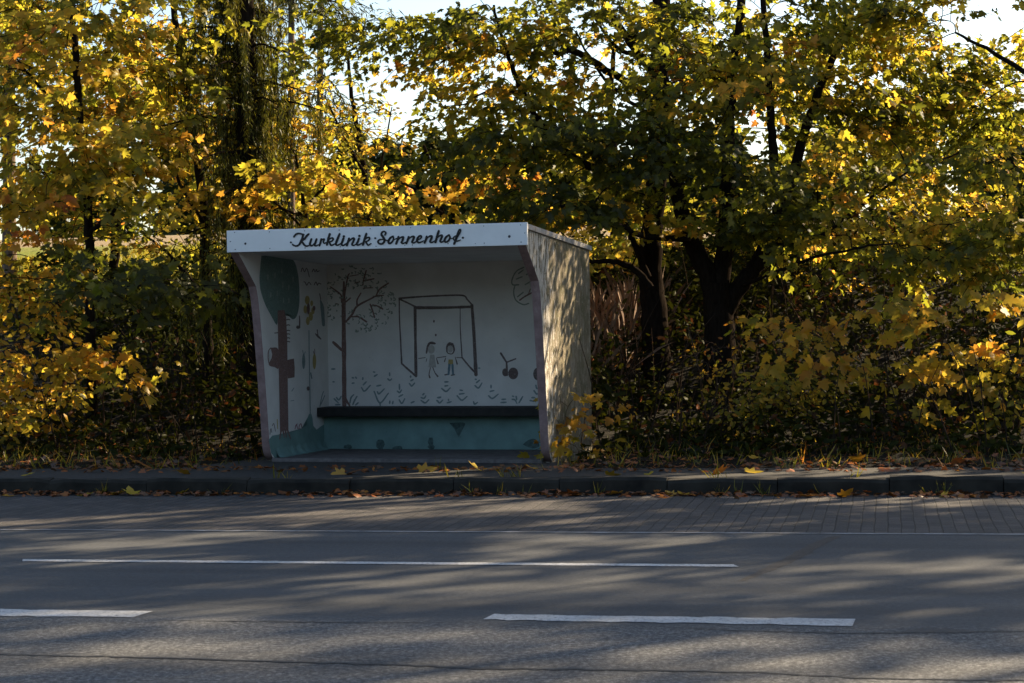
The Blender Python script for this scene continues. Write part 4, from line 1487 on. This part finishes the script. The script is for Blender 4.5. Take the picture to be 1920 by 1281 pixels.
sapling('drooping green yellow shrub at the right edge of the verge', 1885, 22.5,
        [(1880, 740, 22.1, 40, 60, .5, 20, .36, .15), (1900, 650, 22.2, 40, 50, .5, 16, .46, .15)],
        [[(1885, 810), (1880, 720), (1890, 640)], [(1880, 810), (1850, 760), (1830, 720)]], leaf='oval', size=.11, name='drooping_shrub', cat='shrub', mat=M_SMALL, per=10)
sapling('thin twiggy rose shrub with sparse leaves in front of the forked maple trunk', 1330, 23.2,
        [(1310, 640, 23, 60, 60, .5, 14, .7, .2), (1340, 760, 22.8, 60, 50, .5, 16, .46, .15)],
        [[(1330, 800), (1310, 700), (1290, 610)], [(1330, 800), (1345, 720), (1335, 650)], [(1325, 800), (1370, 720), (1380, 660)]], leaf='oval', size=.06, name='twiggy_shrub', cat='shrub', mat=M_SMALL, per=8)

# ---------------------------------------------------------------- uncountable ground cover
def scatter(n, x0, x1, y0, y1):
    x = rng.uniform(x0, x1, n)
    y = rng.uniform(y0, y1, n)
    return np.stack([x, y, ground_z(x, y)], 1)


rng = np.random.default_rng(5)
def outside_shelter(P, m=.12, front=False):
    s = (P[:, 0] - SH_O.x) * SH_S.x + (P[:, 1] - SH_O.y) * SH_S.y
    t = (P[:, 0] - SH_O.x) * SH_T.x + (P[:, 1] - SH_O.y) * SH_T.y
    lo = -9 if front else .55
    return ~((s > -m) & (s < SH_W + m) & (t > lo) & (t < T_BACK + m))


# dark undergrowth on the bank under the trees
n = 62000
P0 = scatter(n, -10.5, 12.5, 21.2, 31.5)
inside = outside_shelter(P0)
P0 = P0[inside]
n = len(P0)
clump = .5 + .5 * np.sin(P0[:, 0] * 2.1 + np.sin(P0[:, 1] * 1.7) * 2) * np.sin(P0[:, 1] * 1.3 + P0[:, 0] * .7)
gap = clump > rng.uniform(-.15, .45, n)
P0, clump, n = P0[gap], clump[gap], int(gap.sum())
pxx = 960 + (P0[:, 0] * R0.x + P0[:, 1] * R0.y) / (P0[:, 0] * FH.x + P0[:, 1] * FH.y) * F_PX
tr_gap = np.where((pxx > 1160) & (pxx < 1420) & (P0[:, 1] < 25.6), .22, 1.0)
hgt = tr_gap * (.25 + .8 * clump) * np.clip((P0[:, 1] - 20.9) / 1.6, .15, 1)
P0[:, 2] += rng.uniform(0, 1, n) ** .8 * hgt
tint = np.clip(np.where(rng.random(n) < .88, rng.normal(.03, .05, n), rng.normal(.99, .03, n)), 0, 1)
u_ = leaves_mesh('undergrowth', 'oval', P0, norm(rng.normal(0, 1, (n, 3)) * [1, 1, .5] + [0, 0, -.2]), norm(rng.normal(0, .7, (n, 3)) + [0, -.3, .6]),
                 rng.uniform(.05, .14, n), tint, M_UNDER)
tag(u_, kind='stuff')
n = 13000
P0 = scatter(n, -13, -1.6, 27.6, 31.2)
P0[:, 2] += rng.uniform(0, 1, n) ** .7 * (.75 + .2 * np.sin(P0[:, 0] * 2.3))
tag(leaves_mesh('bank_undergrowth', 'oval', P0, norm(rng.normal(0, 1, (n, 3)) * [1, 1, .5] + [0, 0, -.2]), norm(rng.normal(0, .7, (n, 3)) + [0, -.3, .6]),
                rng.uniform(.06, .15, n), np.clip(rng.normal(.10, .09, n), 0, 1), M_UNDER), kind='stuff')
M_DKSTEM = bark_mat('dark_stem', (.035, .025, .018))
st = Tubes(4)
for k in range(700):
    p0 = scatter(1, -10.5, 12.5, 21.3, 30)[0]
    if not outside_shelter(p0[None])[0]:
        continue
    h = rng.uniform(.4, 1.5)
    lean = rng.normal(0, .3, 2)
    st.add(smooth_line([p0, p0 + np.array([lean[0] * .4 * h, lean[1] * .4 * h, h * .6]), p0 + np.array([lean[0] * h, lean[1] * h, h])], 3), np.linspace(.008, .003, 7))
tag(st.build('undergrowth_stems', M_DKSTEM), kind='stuff')

M_STRAW = simple_mat('dry_stalks', (.17, .105, .065), .9, .4, 6)
# pale dry weeds behind the shelter's right corner
n = 700
c = np.array(foot(1145, 27.5))
x = c[0] + rng.normal(0, .3, n)
y = c[1] + rng.normal(0, .9, n)
P0 = np.stack([x, y, ground_z(x, y)], 1)
tag(leaves_mesh('dry_weeds', 'stalk', P0, norm(np.stack([rng.normal(0, .5, n), rng.normal(0, .5, n), np.ones(n)], 1)), norm(rng.normal(0, 1, (n, 3)) * [1, 1, .3]),
                rng.uniform(.35, 1.1, n), None, M_STRAW), kind='stuff')

# verge grass
n = 7500
P0 = scatter(n, -10, 11, 20.2, 22.6)
keep = outside_shelter(P0, .03, True)
dens = .5 + .5 * np.sin(P0[:, 0] * 3.1) * np.sin(P0[:, 0] * 1.3 + 1)
keep &= rng.random(n) < (.35 + .65 * dens)
P0 = P0[keep]
n = len(P0)
tag(leaves_mesh('verge_grass', 'blade', P0, norm(np.stack([rng.normal(0, .5, n), rng.normal(0, .5, n), np.ones(n)], 1)), norm(rng.normal(0, 1, (n, 3)) * [1, 1, .1]),
                rng.uniform(.04, .20, n) * rng.uniform(.4, 1.2, n), np.clip(rng.normal(.40, .25, n), 0, .98), M_GRASS), kind='stuff')
# bright field grass and weeds near the crest of the bank
n = 42000
P0 = scatter(n, -20, 22, 31, 46)
tag(leaves_mesh('field_grass', 'blade', P0, norm(np.stack([rng.normal(0, .4, n), rng.normal(0, .4, n), np.ones(n)], 1)), norm(rng.normal(0, 1, (n, 3)) * [1, 1, .1]),
                rng.uniform(.12, .34, n), np.clip(rng.normal(.40, .06, n), 0, .9), M_GRASS), kind='stuff')
# tufts in the joint between kerb and pavement / gutter
gr = []
for k in range(60):
    x0 = rng.uniform(-9, 9)
    y0 = rng.choice([Y_KERB - .02, Y_KERB + .16, 20.05])
    m = rng.integers(4, 14)
    gr.append(np.stack([x0 + rng.normal(0, .04, m), y0 + rng.normal(0, .01, m), np.full(m, .0 if y0 < Y_KERB else .14)], 1))
P0 = np.vstack(gr)
n = len(P0)
tag(leaves_mesh('kerb_tufts', 'blade', P0, norm(np.stack([rng.normal(0, .5, n), rng.normal(-.2, .4, n), np.ones(n)], 1)), norm(rng.normal(0, 1, (n, 3)) * [1, 1, .1]),
                rng.uniform(.05, .17, n), np.clip(rng.normal(.34, .12, n), 0, .9), M_GRASS), kind='stuff')

# leaf litter: small bits as one mass, the larger leaves one by one
def litter_arrays(n):
    band = rng.random(n)
    x = rng.uniform(-10, 11, n)
    y = np.where(band < .34, Y_KERB - np.abs(rng.normal(0, .12, n)) - .03, np.where(band < .6, rng.uniform(19.5, 20.4, n), rng.uniform(20.2, 22.4, n)))
    z = np.where(y < Y_KERB, .006 + .05 * rng.random(n) * np.exp(-(Y_KERB - y) / .07), np.where(y < 20.2, .15, ground_z(x, y) + .02))
    return np.stack([x, y, z], 1)


n = 5500
P0 = litter_arrays(n)
P0 = P0[outside_shelter(P0, .0)]
n = len(P0)
tag(leaves_mesh('leaf_litter', 'maple', P0 + np.array([0, 0, .012]), norm(rng.normal(0, 1, (n, 3)) * [1, 1, .18]), norm(rng.normal(0, .35, (n, 3)) + [0, 0, 1]), rng.uniform(.03, .085, n),
                np.clip(rng.normal(.97, .07, n), .6, 1), M_LITTER), kind='stuff')

LEAF_MESHES = []
for tcol, cname in ((.7, 'golden'), (.84, 'orange'), (.97, 'brown'), (.55, 'yellow')):
    o = leaves_mesh('fallen_leaf', 'maple', np.zeros((1, 3)), np.array([[0, 1.0, 0]]), np.array([[.0, 0, 1.0]]), np.array([.15]), np.array([tcol]), M_LITTER)
    for v in o.data.vertices:
        v.co.z += .9 * v.co.x ** 2 * 3 + .5 * (v.co.y - .06) ** 2 * 4 + .006
    LEAF_MESHES.append((o, cname))
PLACES = [('gutter', 'in the gutter under the kerb', lambda: (rng.uniform(-9.5, 10), Y_KERB - rng.uniform(.04, .3), .004)),
          ('pavement', 'on the kerb and pavement strip', lambda: (rng.uniform(-9.5, 10), rng.uniform(18.9, 20.1), .152)),
          ('verge', 'on the verge grass beside the pavement', lambda: (rng.uniform(-2.6, 10), rng.uniform(20.2, 21.0), .19))]
used = set()
for k in range(96):
    li = int(rng.integers(0, 4))
    o, cname = LEAF_MESHES[li]
    pl = PLACES[0 if k % 5 < 2 else (1 if k % 5 < 4 else 2)]
    c = o if li not in used else o.copy()
    if li in used:
        COL.objects.link(c)
    used.add(li)
    c.location = pl[2]()
    c.rotation_euler = (rng.normal(0, .35), rng.normal(0, .35), rng.uniform(0, 2 * PI))
    s_ = rng.uniform(.7, 1.3)
    c.scale = (s_, s_, s_)
    tag(c, f'curled {cname} maple leaf lying {pl[1]}', 'leaf', f'fallen {cname} leaves {pl[1]}')

# far wood along the top of the field
n_t = 150
P_, A_, N_, S_, T_ = [], [], [], [], []
for k in range(n_t):
    x = rng.uniform(-75, 95)
    y = rng.uniform(168, 190)
    zb = float(ground_z(x, y))
    h = rng.uniform(5.5, 10.0)
    r = rng.uniform(1.6, 2.6)
    m = 330
    t = rng.uniform(0, 1, m)
    rad = r * (1 - t) ** .8 * rng.uniform(.5, 1, m)
    a = rng.uniform(0, 2 * PI, m)
    P_.append(np.stack([x + rad * np.cos(a), y + rad * np.sin(a), zb + t * h], 1))
    A_.append(np.stack([np.cos(a), np.sin(a), np.full(m, -.4)], 1) + rng.normal(0, .3, (m, 3)))
    N_.append(np.stack([np.cos(a) * .5, np.sin(a) * .5, np.full(m, .7)], 1) + rng.normal(0, .3, (m, 3)))
    S_.append(rng.uniform(.9, 1.7, m))
    T_.append(np.clip(rng.normal(.06, .05, m), 0, 1))
tag(leaves_mesh('far_forest', 'oval', np.vstack(P_), norm(np.vstack(A_)), norm(np.vstack(N_)), np.concatenate(S_), np.concatenate(T_), M_NEEDLE), kind='stuff')

# dark wood on the far side of the road, behind the camera: it keeps low sky light off the shelter and the bank
P_, A_, N_, S_, T_ = [], [], [], [], []
for k in range(120):
    x = rng.uniform(-60, 60)
    y = rng.uniform(-30, -13)
    h = rng.uniform(5, 8)
    r = rng.uniform(2.0, 3.2)
    m = 260
    t = rng.uniform(0, 1, m)
    rad = r * (1 - t) ** .7 * rng.uniform(.5, 1, m)
    a = rng.uniform(0, 2 * PI, m)
    P_.append(np.stack([x + rad * np.cos(a), y + rad * np.sin(a), t * h], 1))
    A_.append(np.stack([np.cos(a), np.sin(a), np.full(m, -.6)], 1) + rng.normal(0, .3, (m, 3)))
    N_.append(np.stack([np.cos(a) * .6, np.sin(a) * .6, np.full(m, .6)], 1) + rng.normal(0, .3, (m, 3)))
    S_.append(rng.uniform(1.0, 1.9, m))
    T_.append(np.clip(rng.normal(.06, .05, m), 0, 1))
tag(leaves_mesh('opposite_forest', 'oval', np.vstack(P_), norm(np.vstack(A_)), norm(np.vstack(N_)), np.concatenate(S_), np.concatenate(T_), M_NEEDLE), kind='stuff')

# ------------------------------------------------------------------ sky, sun, camera
W = bpy.data.worlds.new('World')
S.world = W
W.use_nodes = True
nt = W.node_tree
nt.nodes.clear()
wo = nt.nodes.new('ShaderNodeOutputWorld')
bg = nt.nodes.new('ShaderNodeBackground')
sky = nt.nodes.new('ShaderNodeTexSky')
sky.sky_type = 'NISHITA'
sky.sun_disc = False
sky.sun_elevation = SUN_EL
sky.sun_rotation = SUN_AZ
sky.air_density = 1.0
sky.dust_density = 1.2
sky.ozone_density = .9
bg.inputs['Strength'].default_value = SKY_STRENGTH
nt.links.new(sky.outputs[0], bg.inputs[0])
nt.links.new(bg.outputs[0], wo.inputs[0])

sun_d = bpy.data.lights.new('sun', 'SUN')
sun_d.energy = SUN_STRENGTH
sun_d.angle = math.radians(.42)
sun_d.color = (1.0, .80, .54)
sun = bpy.data.objects.new('sun', sun_d)
sun.rotation_euler = (-TO_SUN).to_track_quat('-Z', 'Y').to_euler()
sun.location = TO_SUN * 60
COL.objects.link(sun)

cam_d = bpy.data.cameras.new('camera')
cam_d.sensor_fit = 'HORIZONTAL'
cam_d.sensor_width = 36
cam_d.lens = F_PX / 1920 * 36
cam_d.clip_start = .1
cam_d.clip_end = 2000
cam_d.dof.use_dof = True
cam_d.dof.focus_distance = 22.0
cam_d.dof.aperture_fstop = 8.0
cam = bpy.data.objects.new('camera', cam_d)
cam.matrix_world = Matrix(((RGT.x, UP.x, -FWD.x, CAM.x), (RGT.y, UP.y, -FWD.y, CAM.y), (RGT.z, UP.z, -FWD.z, CAM.z), (0, 0, 0, 1)))
COL.objects.link(cam)
S.camera = cam

S.view_settings.view_transform = 'Standard'
S.view_settings.look = 'None'
S.view_settings.exposure = EXPOSURE
S.view_settings.gamma = 1
S.cycles.max_bounces = 7
S.cycles.diffuse_bounces = 4
S.cycles.transmission_bounces = 4
S.cycles.glossy_bounces = 2
S.cycles.sample_clamp_indirect = 6
S.cycles.use_denoising = True
S.cycles.caustics_reflective = False
S.cycles.caustics_refractive = False
